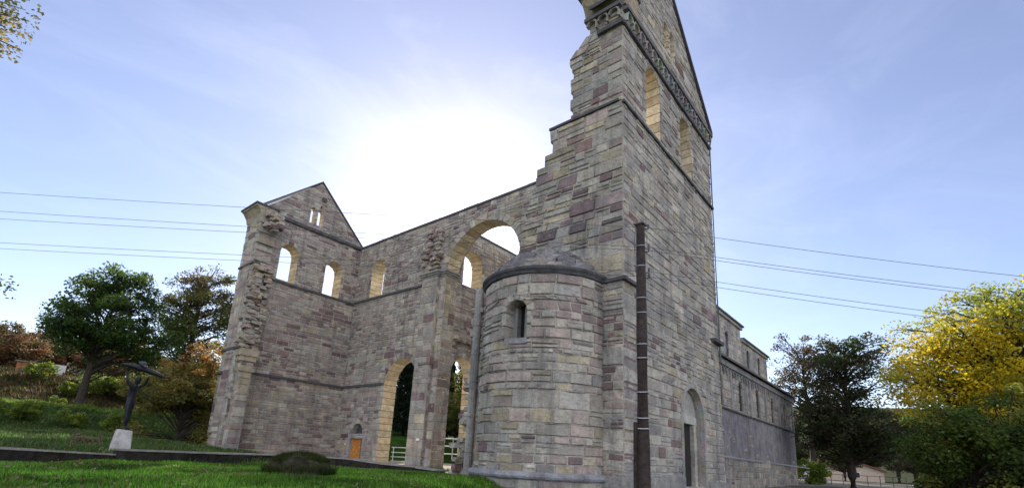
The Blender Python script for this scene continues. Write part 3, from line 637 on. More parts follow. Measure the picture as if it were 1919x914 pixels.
# ------------------------------------------------ terrain
def sstep(a,b,x):
    t=min(1,max(0,(x-a)/(b-a))); return t*t*(3-2*t)
HY=[(-400,.2),(-20,.3),(9,.67),(16,.95),(24,1.2),(31,1.5),(36,2.85),(37.2,3.0),(41,3.15),(44.5,3.7),(49,5.5),(54,6.25),(84,8),(150,16),(300,45),(900,60)]
def hprof(y):
    for (a,u),(b,v) in zip(HY,HY[1:]):
        if a<=y<=b: return lerp(u,v,(y-a)/(b-a))
    return HY[-1][1]
def H(x,y):
    hl=hprof(y)
    # churchyard level around the ruin
    inside=sstep(-3.5,-.5,x)*(1-sstep(27.5,36,y))
    h=lerp(hl,.58,inside) if y>3 else .66
    # foreground plateau edge: falls to the right / towards the camera
    ax,ay,bx,by=-10.4,-1.9,-1.9,2.6
    s=((bx-ax)*(y-ay)-(by-ay)*(x-ax))/math.hypot(bx-ax,by-ay)
    s-= .12*math.sin(x*1.3)
    low=lerp(-.42,.12,sstep(-12,2,x))
    if y>-1.5 and x<-9: pass
    k=sstep(-1.5,.5,s)
    if y<6 or s<.6: h=lerp(low,max(h,.67) if x<-1.5 and y<9 else h,k)
    if s<-2: h=low+ .012*max(0,x-5)*(1 if x<60 else 0)+(.66 if x>=60 else 0)
    # soft lumps
    am=.05 if (x<0 and y<34) else .3 if y>45 else .04
    h+=am*mn.noise(Vector((x*.35,y*.35,1.)))+ (.025*mn.noise(Vector((x*1.3,y*1.3,5.))) if abs(x)<40 else 0)
    # far hills
    for (cx,cy,rr,hh) in ((330,-20,110,30),(420,150,150,60)):
        d=math.hypot(x-cx,y-cy)/rr
        if d<2.5: h+=hh*math.exp(-d*d*1.3)*sstep(55,110,math.hypot(x,y))
    return h
def axis(lo,hi,fine_lo,fine_hi,f,g=1.16):
    a=list(np.arange(fine_lo,fine_hi,f)); s=f; x=fine_hi
    while x<hi: a.append(x); s*=g; x+=s
    a.append(hi); s=f; x=fine_lo-f; b=[]
    while x>lo: b.append(x); s*=g; x-=s
    b.append(lo); return b[::-1]+a
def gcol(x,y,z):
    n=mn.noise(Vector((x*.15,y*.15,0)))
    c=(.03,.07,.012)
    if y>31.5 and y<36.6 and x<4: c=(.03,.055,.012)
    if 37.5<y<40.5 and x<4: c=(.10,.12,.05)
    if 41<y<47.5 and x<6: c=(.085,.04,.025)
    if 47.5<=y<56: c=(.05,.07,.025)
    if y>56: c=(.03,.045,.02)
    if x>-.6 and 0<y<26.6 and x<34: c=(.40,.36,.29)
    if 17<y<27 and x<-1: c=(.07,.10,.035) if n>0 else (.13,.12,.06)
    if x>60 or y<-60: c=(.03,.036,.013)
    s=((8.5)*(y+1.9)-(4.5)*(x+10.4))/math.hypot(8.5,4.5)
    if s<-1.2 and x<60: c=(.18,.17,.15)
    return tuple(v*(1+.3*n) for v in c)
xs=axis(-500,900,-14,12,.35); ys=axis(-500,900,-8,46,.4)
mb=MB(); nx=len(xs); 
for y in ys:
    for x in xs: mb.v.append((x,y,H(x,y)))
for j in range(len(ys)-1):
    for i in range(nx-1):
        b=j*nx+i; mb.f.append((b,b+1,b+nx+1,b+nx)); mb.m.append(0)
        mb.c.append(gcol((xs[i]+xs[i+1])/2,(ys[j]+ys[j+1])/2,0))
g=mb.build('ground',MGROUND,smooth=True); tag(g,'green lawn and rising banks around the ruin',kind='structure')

# ------------------------------------------------ mass mesh builder for leaves and blades
def fast_mesh(name,V,F,Cf,matl,parent=None):
    me=bpy.data.meshes.new(name); n=len(F); k=F.shape[1]
    me.vertices.add(len(V)); me.vertices.foreach_set('co',V.astype(np.float32).ravel())
    me.loops.add(n*k); me.loops.foreach_set('vertex_index',F.astype(np.int32).ravel())
    me.polygons.add(n); me.polygons.foreach_set('loop_start',np.arange(0,n*k,k,dtype=np.int32)); me.polygons.foreach_set('loop_total',np.full(n,k,dtype=np.int32))
    me.materials.append(matl); me.update(calc_edges=True)
    a=me.color_attributes.new('Col','FLOAT_COLOR','CORNER'); c=np.ones((n,4),np.float32); c[:,:3]=Cf; a.data.foreach_set('color',np.repeat(c,k,axis=0).ravel())
    o=bpy.data.objects.new(name,me); COL.objects.link(o)
    if parent: o.parent=parent
    return o
def leaf_quads(P,size,upb=.6,asp=.62):
    n=len(P); nr=rng.normal(size=(n,3)); nr[:,2]=np.abs(nr[:,2])+upb; nr/=np.linalg.norm(nr,axis=1)[:,None]
    a=np.cross(nr,rng.normal(size=(n,3))); a/=np.linalg.norm(a,axis=1)[:,None]; b=np.cross(nr,a)
    s=(size*rng.uniform(.6,1.3,n))[:,None]
    V=np.stack([P-a*s*.5,P+b*s*.5*asp-nr*s*.06,P+a*s*.5-nr*s*.1,P-b*s*.5*asp-nr*s*.06],1).reshape(-1,3)
    return V,np.arange(n*4).reshape(n,4)
def tree(name,loc,h,crown,label,cat='tree',group=None,leaf=.17,nclump=90,per=130,cols=((.05,.09,.02),),trunk=.25,lean=(0,0),csz=.75,shell=.55,seed=1,upper=None,uz=.5,flat=.6,limbs=True,cdark=None,leafmat=None,tops=None):
    """crown: list of (x,y,z,rx,ry,rz) ellipsoids relative to the base"""
    random.seed(seed); r=np.random.default_rng(seed)
    t=empty(name,loc,label,cat,group)
    C=[]
    vol=[e[3]*e[4]*e[5] for e in crown]; 
    while len(C)<nclump:
        e=random.choices(crown,vol)[0]; d=Vector((random.gauss(0,1),random.gauss(0,1),random.gauss(0,1))).normalized(); q=(shell+(1-shell)*random.random())*random.uniform(.88,1.1)
        if random.random()<.25: q*=random.uniform(.3,.9)
        p=Vector((e[0]+d.x*q*e[3],e[1]+d.y*q*e[4],e[2]+d.z*q*e[5]))
        if mn.noise(p*.55+Vector((seed,0,0)))<-.28: continue
        if p.z<.15: continue
        C.append(p)
    wood=MB(); base=Vector((0,0,-.3)); ctop=max(e[2]+e[5]*.25 for e in crown)
    cx=sum(e[0]*v for e,v in zip(crown,vol))/sum(vol); cy=sum(e[1]*v for e,v in zip(crown,vol))/sum(vol)
    tp=[Vector((lerp(0,cx,s**1.5)+.12*math.sin(s*5+seed)*s,lerp(0,cy,s**1.5)+.1*math.cos(s*4+seed)*s,lerp(-.3,ctop,s))) for s in [i/9 for i in range(10)]]
    wood.tube(tp,[trunk*(1.35 if i==0 else 1)*(1-i/9.3)**1.1+.012 for i in range(10)],9)
    zlow=min(e[2]-e[5] for e in crown)
    for p in C:
        if random.random()<.72 and limbs:
            s=min(.92,max(.18,(p.z-1.0*(p-Vector((cx,cy,p.z))).length*.55)/ctop+.02*random.random()))
            i=int(s*9); a=tp[i].lerp(tp[min(9,i+1)],s*9-i); L=(p-a).length
            m1=a.lerp(p,.33)+Vector((random.uniform(-.1,.1),random.uniform(-.1,.1),.10))*L*.8; m2=a.lerp(p,.68)+Vector((random.uniform(-.1,.1),random.uniform(-.1,.1),.1))*L*.7
            r0=min(trunk*.42,.022*L+.012); wood.tube([a,m1,m2,p],[r0,r0*.7,r0*.4,r0*.15],5,cap=False)
            for _ in range(2):
                e2=p+Vector((random.gauss(0,1),random.gauss(0,1),random.gauss(0,.6))).normalized()*csz*.8
                wood.tube([m2,m2.lerp(e2,.5)+Vector((0,0,.06)),e2],[r0*.35,r0*.25,.006],4,cap=False)
    w=wood.build('trunk',MBARK); w.parent=t
    Cn=np.array([tuple(p) for p in C]); n=len(Cn)*per
    ci=r.integers(0,len(Cn),n); off=r.normal(size=(n,3)); off/=np.linalg.norm(off,axis=1)[:,None]; off*=(r.random(n)**.45)[:,None]*csz*r.uniform(.6,1.25,len(Cn))[ci][:,None]; off[:,2]*=flat
    off[:,2]-= .22*(off[:,0]**2+off[:,1]**2)/csz
    P=Cn[ci]+off; V,F=leaf_quads(P,leaf,uz)
    cl=np.array(cols); cc=cl[r.integers(0,len(cl),len(Cn))][ci]
    if tops is not None:   # leaves turned autumn colour on part of the crown
        zc,col2,sp=tops; m=(P[:,2]+r.normal(size=n)*sp)>zc; cc=np.where(m[:,None],np.array(col2)[r.integers(0,len(col2),len(Cn))][ci],cc)
    cc=cc*r.uniform(.7,1.35,(n,1))
    o=fast_mesh('crown',V,F,cc,leafmat or MLEAF,t)
    return t
def copy_tree(t,loc,rz,sc_,label,group=None):
    c=t.copy(); COL.objects.link(c); c.location=loc; c.rotation_euler=(0,0,rz); c.scale=(sc_,)*3; c['label']=label
    if group: c['group']=group
    for ch in list(t.children):
        d=ch.copy(); COL.objects.link(d); d.parent=c
    return c
def G(x,y): return (x,y,H(x,y))
DK=((.05,.09,.022),(.06,.11,.025),(.04,.075,.03),(.10,.16,.03)); OLV=((.10,.085,.03),(.07,.08,.025),(.13,.09,.03),(.05,.07,.02))
YE=((.52,.41,.03),(.46,.40,.04),(.36,.36,.04),(.56,.43,.02)); GR=((.09,.15,.02),(.12,.18,.03),(.06,.11,.02))
# big dark tree on the bank, left
tree('broadleaf_tree',G(-4.0,38.4),10.5,[(.6,.0,6.2,3.6,3.6,3.4),(.8,0,8.3,2.6,2.6,2.4),(-1.0,0,5.4,2.6,2.6,2.1),(2.6,0,5.2,2.0,2.4,2.2)],'large dark green tree on the bank behind the statue',nclump=190,per=150,leaf=.2,cols=DK,trunk=.27,csz=.85,seed=3,shell=.45)
tree('broadleaf_tree',G(3.3,43.0),13,[(0,0,8.2,3.4,3.4,3.4),(.2,0,11.0,2.9,2.9,2.8),(-1.2,0,5.4,2.8,2.4,2.2)],'thin brownish topped tree between the dark tree and the gable wall',nclump=230,per=100,leaf=.2,cols=((.08,.13,.03),(.11,.16,.035)),tops=(8.8,((.17,.13,.06),(.14,.12,.05),(.12,.12,.04)),1.5),trunk=.36,csz=.85,seed=5)
bsh=tree('ornamental_shrub',G(-.95,28.6),3.6,[(-.3,0,1.6,1.6,1.6,1.5),(.5,.2,2.7,1.2,1.2,1.3),(1.0,.3,1.4,1.2,1.3,1.3),(-.2,-.6,.55,1.7,1.2,.75),(1.0,-.1,.5,1.4,1.5,.7)],'olive and orange leaved bush beside the gable wall corner','bush',nclump=380,per=120,leaf=.09,cols=((.17,.16,.04),(.12,.13,.035),(.19,.15,.04)),tops=(2.6,((.36,.19,.06),(.30,.18,.05),(.22,.18,.04)),.5),trunk=.05,csz=.38,seed=8,shell=.05); bsh.scale=(1.8,1.8,1.8)
# right side
dk=tree('broadleaf_tree',G(30.0,-1.6),11.5,[(0,-.6,7.8,3.3,3.4,3.0),(-.3,.8,5.0,3.0,3.2,2.6),(.2,-.8,9.6,2.2,2.4,1.8),(0,-1.4,3.6,2.8,3.6,2.2),(0,1.2,3.6,2,2.4,2.2)],'dark thin crowned tree past the end of the aisle wall',nclump=330,per=75,leaf=.19,cols=((.06,.07,.03),(.07,.065,.035),(.05,.08,.025)),trunk=.3,csz=.8,seed=12,shell=.3)
tree('broadleaf_tree',G(56,4.6),18,[(0,0,13.5,3.9,4.2,4.2),(0,1,9.5,3.6,4,3.6)],'bare brown topped tree rising behind the clerestory wall',nclump=120,per=70,leaf=.28,cols=((.12,.09,.05),(.08,.07,.04)),trunk=.4,csz=1.1,seed=13)
tree('yellow_tree',G(18.2,-8.0),10,[(0,.6,6.6,3.3,2.9,2.3),(0,-1.4,7.4,3.0,3.0,2.4),(-.3,1.6,5.2,2.6,2.3,1.9),(.5,-4,6.6,3,3,3.0),(-1.2,-.8,4.6,2.4,2.6,1.8),(-2.6,.9,4.0,1.5,2.2,1.5)],'big bright yellow autumn tree at the right',nclump=330,per=140,leaf=.15,cols=YE,tops=(7.9,((.26,.33,.05),(.32,.36,.05),(.36,.36,.05)),.8),trunk=.38,csz=.8,seed=17,shell=.45)
tree('broadleaf_tree',G(12.6,-6.6),5,[(0,.0,2.4,2.0,1.7,1.5),(.5,-2.2,2.5,2.4,2.2,1.9),(-.2,-.2,1.1,1.8,1.6,1.1),(.3,-2.4,1.0,2.2,2.4,1.2)],'dark green leafy tree under the yellow tree','tree',nclump=260,per=150,leaf=.13,cols=((.07,.12,.025),(.10,.15,.03),(.17,.19,.035),(.05,.085,.02)),trunk=.16,csz=.6,seed=19,shell=.4)
copy_tree(dk,G(52,-4.5),2.,.72,'dark tree behind the one at the end of the aisle wall')
copy_tree(dk,G(58,2.0),4.,.6,'farthest dark tree above the white house')
copy_tree(dk,G(50,-9.5),1.,.85,'dark tree half hidden behind the yellow tree')
for i,(x,y,z_) in enumerate(((92,17,.8),(90,13,1.0),(94,9.5,.9),(91,6,1.05),(95,2.5,.95),(90,-1.5,1.05),(93,-6,.9),(89,-10,1.1))):
    copy_tree(dk,G(x,y),i*1.1,z_,['leftmost','second','third','fourth','fifth','sixth','seventh','rightmost'][i]+' dark tree of the row behind the village houses','dark trees behind the village houses')
# overhanging tree outside the left edge, its twigs reach in
tree('leaning_tree',(-14.2,6.2,.6),10,[(-1.0,0,5.6,1.3,1.3,2.4),(1.0,.9,8.6,1.55,.9,1.5),(1.4,.9,3.25,1.8,.8,.5),(1.32,.9,4.0,1.8,.8,.45)],'mottled olive branches of a tree reaching in at the left edge',nclump=260,per=110,leaf=.08,cols=((.20,.18,.05),(.28,.22,.07),(.10,.11,.04)),trunk=.25,csz=.42,seed=26)

# ------------------------------------------------ forest behind (conifers) and others
def conifer(loc,h,label,seed):
    random.seed(seed); r=np.random.default_rng(seed); t=empty('conifer_tree',loc,label,'tree','dark conifers on the slope behind the ruin')
    w=MB(); w.tube([(0,0,-.5),(0,0,h)],[.25,.03],7); o=w.build('trunk',MBARK); o.parent=t
    n=7000; z=h*(.10+.9*r.random(n)**1.15); lay=.5+.5*np.abs(np.sin(z*2.6)); rad=(1-z/h)*h*.21*lay*r.random(n)**.5+.12; a=r.uniform(0,6.283,n)
    P=np.stack([np.cos(a)*rad,np.sin(a)*rad,z-rad*.35],1); V,F=leaf_quads(P,.42,.2,.35)
    cc=np.array((.016,.034,.018))*r.uniform(.6,1.5,(n,1)); fast_mesh('crown',V,F,cc,MLEAF,t); return t
c0=conifer(G(34,38),15,'tall dark conifer seen through the low arch',31)
spots=[]
random.seed(77)
for i in range(34):
    a=R(lerp(36,62,(i%17)/16)+random.uniform(-1,1)); d=random.uniform(54,62)+ (14 if i>=17 else 0); spots.append((-11.7+d*math.cos(a),-5.95+d*math.sin(a)))
for i,(x,y) in enumerate(spots):
    copy_tree(c0,G(x,y),random.uniform(0,6),random.uniform(.75,1.15),'dark conifer in the row on the slope behind the ruin')
b0=tree('broadleaf_tree',G(22.5,27.5),8,[(0,0,4.6,2.2,2.2,2.4),(0,0,6.4,1.6,1.6,1.6)],'sunlit yellow green tree seen through the arcade arch',nclump=80,per=120,leaf=.2,cols=((.16,.17,.04),(.22,.20,.05),(.08,.11,.03)),trunk=.2,csz=.75,seed=41)
copy_tree(b0,G(24.5,30.5),2.,1.15,'green tree behind the railings beyond the arcade arch')
copy_tree(b0,G(9.5,46),1.,1.75,'treetop showing through the left gable window')
# orange woods far left, shrubs on the bank
o0=tree('autumn_tree',G(-11,78),7,[(0,0,3.6,3.4,3.4,3.2)],'orange brown autumn tree behind the hut, leftmost',nclump=70,per=110,leaf=.3,cols=((.22,.11,.05),(.18,.12,.06),(.12,.10,.04)),trunk=.22,csz=1.0,seed=45)
for i,(x,y,s) in enumerate(((-7.6,80,1.15),(-4.8,76,.95),(-2.2,82,1.0),(1.5,84,1.0),(5.5,80,1.0),(9,86,1.2))):
    copy_tree(o0,G(x,y),i*1.3,s,['orange brown autumn tree just behind the hut','small rust coloured autumn tree right of the hut','brown autumn tree behind the big dark tree','brown autumn tree between the two big trees','brown autumn tree behind the thin topped tree','brown autumn tree beside the gable wall corner'][i],'autumn trees on the skyline')
s0=tree('garden_shrub',G(-3.0,45.6),1.6,[(0,0,.7,1.1,.9,.75)],'yellow green shrub on the brown bank right of the tree trunk','bush',nclump=26,per=110,leaf=.14,cols=((.22,.28,.04),(.12,.18,.03)),trunk=.05,csz=.42,seed=51,group='shrubs on the bank')
for i,(x,y,s,lb) in enumerate(((-9.3,53.,1.6,'bright green shrub left of the orange hut'),(-1.6,47,1.3,'yellow green shrub above the brown bank, behind the statue'),(.4,46.,1.4,'yellow shrub on the bank right of the statue'),(-4.9,49.,1.0,'small shrub between hut and tree trunk'),(1.9,48,1.6,'leafy shrub at the foot of the thin topped tree'),(-5.0,39.1,.5,'small green sprout at the foot of the big tree'),(-8.7,31.6,.9,'low green plant on the dark slope, leftmost'),(-7.2,32.6,.8,'low pale plant in the middle of the dark slope'),(-5.4,31.6,.75,'low plant on the slope left of the statue'),(-3.2,30.6,.9,'low plant on the slope behind the statue'))):
    copy_tree(s0,G(x,y),i*2.,s,lb,'shrubs on the bank')
copy_tree(s0,G(37.5,2.2),1.,1.5,'light green shrub beside the end of the aisle wall','shrubs on the bank')

# ------------------------------------------------ low walls, stump
def lowwall(name,pts,label,h0=.35,th=.35):
    t=empty(name,(pts[0][0],pts[0][1],.5),label,'low wall'); inv=Matrix.Translation(t.location).inverted()
    m=MB(); cp=MB()
    P=[Vector(p) for p in pts]
    for a,b in zip(P,P[1:]):
        L=(b-a).length; n=max(1,int(L/.5)); d=(b-a).normalized(); nn=Vector((-d.y,d.x,0))
        if nn.y>0: nn=-nn
        for i in range(n):
            p=a.lerp(b,i/n); q=a.lerp(b,(i+1)/n); j=random.uniform(-.03,.03)
            m.hexa([p+nn*j-Vector((0,0,h0)),q+nn*j-Vector((0,0,h0)),q-nn*th-Vector((0,0,h0)),p-nn*th-Vector((0,0,h0)),p+nn*j,q+nn*j,q-nn*th,p-nn*th])
            z=Vector((0,0,.035+random.uniform(0,.012)))
            cp.hexa([p+nn*.03+Vector((0,0,.001)),q+nn*.03+Vector((0,0,.001)),q-nn*(th+.03)+Vector((0,0,.001)),p-nn*(th+.03)+Vector((0,0,.001)),p+nn*.01+z,q+nn*.01+z,q-nn*th+z,p-nn*th+z])
    for mm,nm,mt in ((m,'wall_body',MWALLD),(cp,'coping',MCOPE)):
        o=mm.build(nm,mt); o.parent=t; o.matrix_parent_inverse=inv
lowwall('low_stone_wall',[(-13.5,6.4,.95),(-10.39,6.98,.87),(-8.4,8.15,.80)],'dark low stone wall at the left edge of the lawn, ending at the statue')
lowwall('low_stone_wall',[(-8.30,7.9,.91),(-6.2,8.9,.90),(-4.18,9.29,.92),(-2.9,9.2,.92),(-2.2,8.6,.90),(-1.8,7.24,.81),(-1.44,5.65,.78),(-1.75,4.5,.76)],'dark low stone wall running from the statue to the foot of the ruin')
t=empty('mossy_stump',(-6.95,2.85,.7),'big dark mossy stump rising out of the grass','tree stump')
m=MB(); S=26; prof=[(.72,-.25),(.62,0),(.54,.12),(.50,.22),(.43,.29),(.26,.34),(0,.36)]; base=[]
random.seed(4)
for i in range(S):
    a=2*math.pi*i/S; w=1+.13*math.sin(3*a+1)+.07*math.sin(7*a)+random.uniform(-.04,.04); base.append(len(m.v))
    for (r_,z) in prof: m.v.append((-6.93+math.cos(a+YAW)*0+math.cos(a)*r_*w*1.0,2.82+math.sin(a)*r_*w*.9,.72+z*(1+.05*math.sin(5*a))))
for i in range(S):
    for k in range(len(prof)-1):
        b,c=base[i],base[(i+1)%S]; m.f.append((b+k,c+k,c+k+1,b+k+1)); m.c.append((.1,.1,.1)); m.m.append(0)
o=m.build('stump_body',mat('mossy_stump_bark',(.04,.036,.022),.95,var=.6,vscale=9,bump=1,bscale=14,moss=.6,bdist=.05),smooth=False); o.parent=t; o.matrix_parent_inverse=Matrix.Translation(t.location).inverted()

def tufts():
    r=np.random.default_rng(12); n=5200; a=r.uniform(0,6.283,n); q=r.random(n); rad=np.where(q<.55,r.uniform(.45,.62,n),r.random(n)**.5*.5)
    P=np.stack([-6.93+np.cos(a)*rad,2.82+np.sin(a)*rad*.9,np.where(rad>.5,.70,.72+.34-.12*(rad/.5)**3)],1); hh=np.where(rad>.5,.17,.06)*r.uniform(.5,1.3,n)
    d=np.stack([np.cos(a+1.5),np.sin(a+1.5),np.zeros(n)],1)*.008; top=P+np.stack([np.cos(a)*.5,np.sin(a)*.5,np.ones(n)],1)*hh[:,None]
    V=np.stack([P-d,P+d,top],1).reshape(-1,3); cl=np.array(((.05,.10,.015),(.03,.05,.012),(.10,.10,.035),(.03,.03,.015)))
    o=fast_mesh('moss_tufts',V,np.arange(n*3).reshape(n,3),cl[r.integers(0,4,n)],MGRASS); st=bpy.data.objects['mossy_stump']; o.parent=st; o.matrix_parent_inverse=Matrix.Translation(st.location).inverted()
tufts()
# ------------------------------------------------ grass
def blades(name,reg,n,hgt,cols,label,wid=.012,seed=5,dens=None):
    r=np.random.default_rng(seed); pts=[]
    while len(pts)<n:
        x=r.uniform(reg[0],reg[1]); y=r.uniform(reg[2],reg[3])
        s=((8.5)*(y+1.9)-(4.5)*(x+10.4))/math.hypot(8.5,4.5)
        if s<-1.0 and reg[3]<12: continue
        if (x+6.93)**2+(y-2.82)**2<.22: continue
        if dens and not dens(x,y): continue
        if mn.noise(Vector((x*1.1,y*1.1,9)))<-.42 and r.random()<.8: continue
        pts.append((x,y,H(x,y)-.01))
    P=np.array(pts); a=r.uniform(0,6.283,n); cl=np.array([mn.noise(Vector((p[0]*.9,p[1]*.9,2))) for p in pts]); hh=hgt*r.uniform(.5,1.3,n)*(1+.8*cl)
    d=np.stack([np.cos(a),np.sin(a),np.zeros(n)],1)*wid; ln=np.stack([np.cos(a+1.3),np.sin(a+1.3),np.zeros(n)],1)*(hh*r.uniform(.2,.9,n))[:,None]
    top=P+ln+np.array((0,0,1.))*hh[:,None]
    V=np.stack([P-d,P+d,top],1).reshape(-1,3); F=np.arange(n*3).reshape(n,3)
    pt=np.array([1+.9*mn.noise(Vector((p[0]*.6,p[1]*.6,3)))+.5*mn.noise(Vector((p[0]*2.4,p[1]*2.4,3))) for p in pts]); c=np.array(cols)[r.integers(0,len(cols),n)]*r.uniform(.6,1.4,(n,1))*np.clip(pt,.35,2)[:,None]
    o=fast_mesh(name,V,F,c,MGRASS); tag(o,label,'grass',kind='stuff')
GC=((.08,.22,.016),(.12,.31,.02),(.045,.12,.014),(.17,.29,.04))
def camd(x,y): return math.hypot(x+11.7,y+5.95)
blades('lawn_grass',(-12.5,-1.0,-4,9.2),150000,.06,GC,'short bright green grass of the foreground lawn',.009,5,lambda x,y: 3.2<camd(x,y) and (y+5.95)/(x+12.2)<14 and (x>-12))
blades('meadow_grass',(-11.5,3,8.5,36.8),80000,.13,((.06,.13,.02),(.05,.10,.025),(.14,.16,.06)),'longer grass and weeds between the low wall and the bank',.022,6,None)
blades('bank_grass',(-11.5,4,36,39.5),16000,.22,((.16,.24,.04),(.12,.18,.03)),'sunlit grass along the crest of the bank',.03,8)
blades('verge_weeds',(-12,5,42,56),22000,.35,((.07,.05,.02),(.06,.08,.02),(.10,.06,.03)),'brown weeds covering the slope under the hut',.05,9)

def litter():
    r=np.random.default_rng(3); P=[]
    while len(P)<2600:
        x=r.uniform(-12,-1.5); y=r.uniform(-3,8.8); s_=((8.5)*(y+1.9)-(4.5)*(x+10.4))/math.hypot(8.5,4.5)
        if s_<-.6 or mn.noise(Vector((x*.5,y*.5,20)))<-.1: continue
        P.append((x,y,H(x,y)+.045))
    P=np.array(P); V,F=leaf_quads(P,.06,1.2); cl=np.array(((.22,.13,.05),(.30,.24,.10),(.12,.08,.04),(.34,.30,.20)))
    o=fast_mesh('fallen_leaves',V,F,cl[r.integers(0,4,len(P))]*r.uniform(.6,1.2,(len(P),1)),MLEAF); tag(o,'scattered fallen leaves on the lawn','leaves',kind='stuff')
litter()
# ------------------------------------------------ statue
t=empty('statue',(-7.35,12.4,.8),'slim dark bronze figure holding wings overhead on a pale concrete block','statue'); inv=Matrix.Translation(t.location).inverted()
SX,SY=-7.35,12.4; pz=1.44
m=MB()
m.hexa([(SX-.27,SY-.18,.5),(SX+.25,SY-.24,.5),(SX+.28,SY+.2,.5),(SX-.26,SY+.2,.5),(SX-.17,SY-.14,pz),(SX+.19,SY-.16,pz-.03),(SX+.19,SY+.16,pz-.03),(SX-.16,SY+.16,pz)])
o=m.build('plinth',MCONC); o.parent=t; o.matrix_parent_inverse=inv
bv=o.modifiers.new('bev','BEVEL'); bv.width=.02
J={'pel':(0,0,.80,.125),'waist':(-.01,0,.95,.095),'chest':(.0,0,1.16,.13),'neckb':(.03,0,1.30,.07),'neck':(.045,0,1.36,.045),'hd':(.07,0,1.44,.085),'hd2':(.075,0,1.53,.09),'hd3':(.06,0,1.58,.06),
'hl':(.0,.075,.76,.09),'kl':(-.02,.07,.42,.06),'al':(-.04,.075,.08,.035),'fl':(.10,.085,.03,.035),'hr':(.0,-.075,.76,.09),'kr':(.03,-.08,.42,.06),'ar':(.02,-.08,.08,.035),'frr':(.16,-.09,.03,.035),
'sl':(.03,.15,1.27,.055),'el':(.17,.20,1.40,.04),'wl':(.26,.12,1.53,.028),'pl':(.28,.10,1.57,.028),'sr':(.02,-.15,1.27,.055),'er':(-.08,-.24,1.43,.04),'wr':(-.15,-.2,1.60,.028),'pr':(-.16,-.19,1.64,.028)}
E=[('pel','waist'),('waist','chest'),('chest','neckb'),('neckb','neck'),('neck','hd'),('hd','hd2'),('hd2','hd3'),('pel','hl'),('hl','kl'),('kl','al'),('al','fl'),('pel','hr'),('hr','kr'),('kr','ar'),('ar','frr'),('chest','sl'),('sl','el'),('el','wl'),('wl','pl'),('chest','sr'),('sr','er'),('er','wr'),('wr','pr')]
def fingers(m,base,dirv,sp):
    for k in range(4):
        o_=sp*(k-1.5)*.018; l_=(.07,.085,.08,.06)[k]
        a=base+o_; m.tube([a,a+dirv*l_*.6,a+dirv*l_+Vector((0,0,-.012))],[.009,.008,.006],5)
    a=base+sp*-.03; m.tube([a,a-sp*.03+dirv*.03],[.010,.007],5)
ang=-math.pi/2+.75   # figure faces right in the photograph
ca,sa=math.cos(ang),math.sin(ang)
def T(p): x,y,z=p[:3]; return Vector((SX+x*ca-y*sa,SY+x*sa+y*ca,pz-.01+z))
names=list(J); me=bpy.data.meshes.new('figure'); me.from_pydata([tuple(T(J[k])) for k in names],[(names.index(a),names.index(b)) for a,b in E],[])
fig=bpy.data.objects.new('figure',me); COL.objects.link(fig); me.materials.append(MBRONZE)
sk=fig.modifiers.new('skin','SKIN'); 
if not me.skin_vertices: 
    bpy.context.view_layer.objects.active=fig
for i,k in enumerate(names):
    sv=me.skin_vertices[0].data[i]; sv.radius=(J[k][3],J[k][3]); sv.use_root=(k=='pel')
sb=fig.modifiers.new('sub','SUBSURF'); sb.levels=2; sb.render_levels=2
fig.parent=t; fig.matrix_parent_inverse=inv
for hand,dv in (('pl',Vector((.1,0,1))),('pr',Vector((-.1,0,1)))):
    m=MB(); fingers(m,T(J[hand])-dv.normalized()*.02,dv.normalized(),Vector((sa,-ca,0)))
    o=m.build('fingers',MBRONZE); o.parent=fig; o.matrix_parent_inverse=Matrix.Identity(4)
def wing(a,b,wd,th,mid=.4):
    a,b=Vector(a),Vector(b); d=(b-a).normalized(); s=d.cross(Vector((0,0,1))).normalized(); u=s.cross(d); m=MB(); n=12; rings=[]
    for i in range(n+1):
        q=i/n; p=a.lerp(b,q); w=wd*math.sin(math.pi*min(1,q**.8))**.7+.006; h=th*math.sin(math.pi*q)**.6+.004; rings.append(len(m.v))
        for k in range(10):
            t_=2*math.pi*k/10; m.v.append(tuple(p+s*w*math.cos(t_)+u*h*math.sin(t_)+u*.05*math.sin(math.pi*q)))
    for i in range(n):
        for k in range(10): m.f.append((rings[i]+k,rings[i]+(k+1)%10,rings[i+1]+(k+1)%10,rings[i+1]+k)); m.c.append((0,0,0)); m.m.append(0)
    m.f.append(tuple(range(rings[0],rings[0]+10))); m.c.append((0,0,0)); m.m.append(0); m.f.append(tuple(range(rings[-1],rings[-1]+10))[::-1]); m.c.append((0,0,0)); m.m.append(0)
    o=m.build('wing',MBRONZE,smooth=True); o.parent=t; o.matrix_parent_inverse=inv
# end points given along the figure's own axes
wing(T((-.46,-.15,1.93)),T((.78,.2,1.60)),.11,.085)
wing(T((-.18,.32,2.05)),T((.30,-.2,1.86)),.10,.05)

# ------------------------------------------------ hut, van, logs, houses, fence
def box_thing(name,loc,label,cat): return empty(name,loc,label,cat)
def add(m,name,mt,t):
    o=m.build(name,mt); o.parent=t; return o
hz=H(-6.0,54)
t=empty('garden_hut',(-4.95,54,hz),'orange brown wooden hut with flat roof at the top of the bank','hut',rz=-.25)
m=MB(); m.box(-1.0,1.0,-.8,.8,-.4,.95); add(m,'boarded_wall',MHUT,t); m=MB(); m.hexa([(-1.13,-.95,.97),(1.13,-.95,.90),(1.13,.95,.90),(-1.13,.95,.97),(-1.13,-.95,1.05),(1.13,-.95,.98),(1.13,.95,.98),(-1.13,.95,1.05)]); add(m,'roof',MCOPE,t)
m=MB(); m.box(-.8,-.45,-.83,-.79,.0,.45); add(m,'dark_opening',MGLASS,t); m=MB(); m.box(.0,.7,-.83,-.79,.0,.4); add(m,'dark_opening',MGLASS,t)
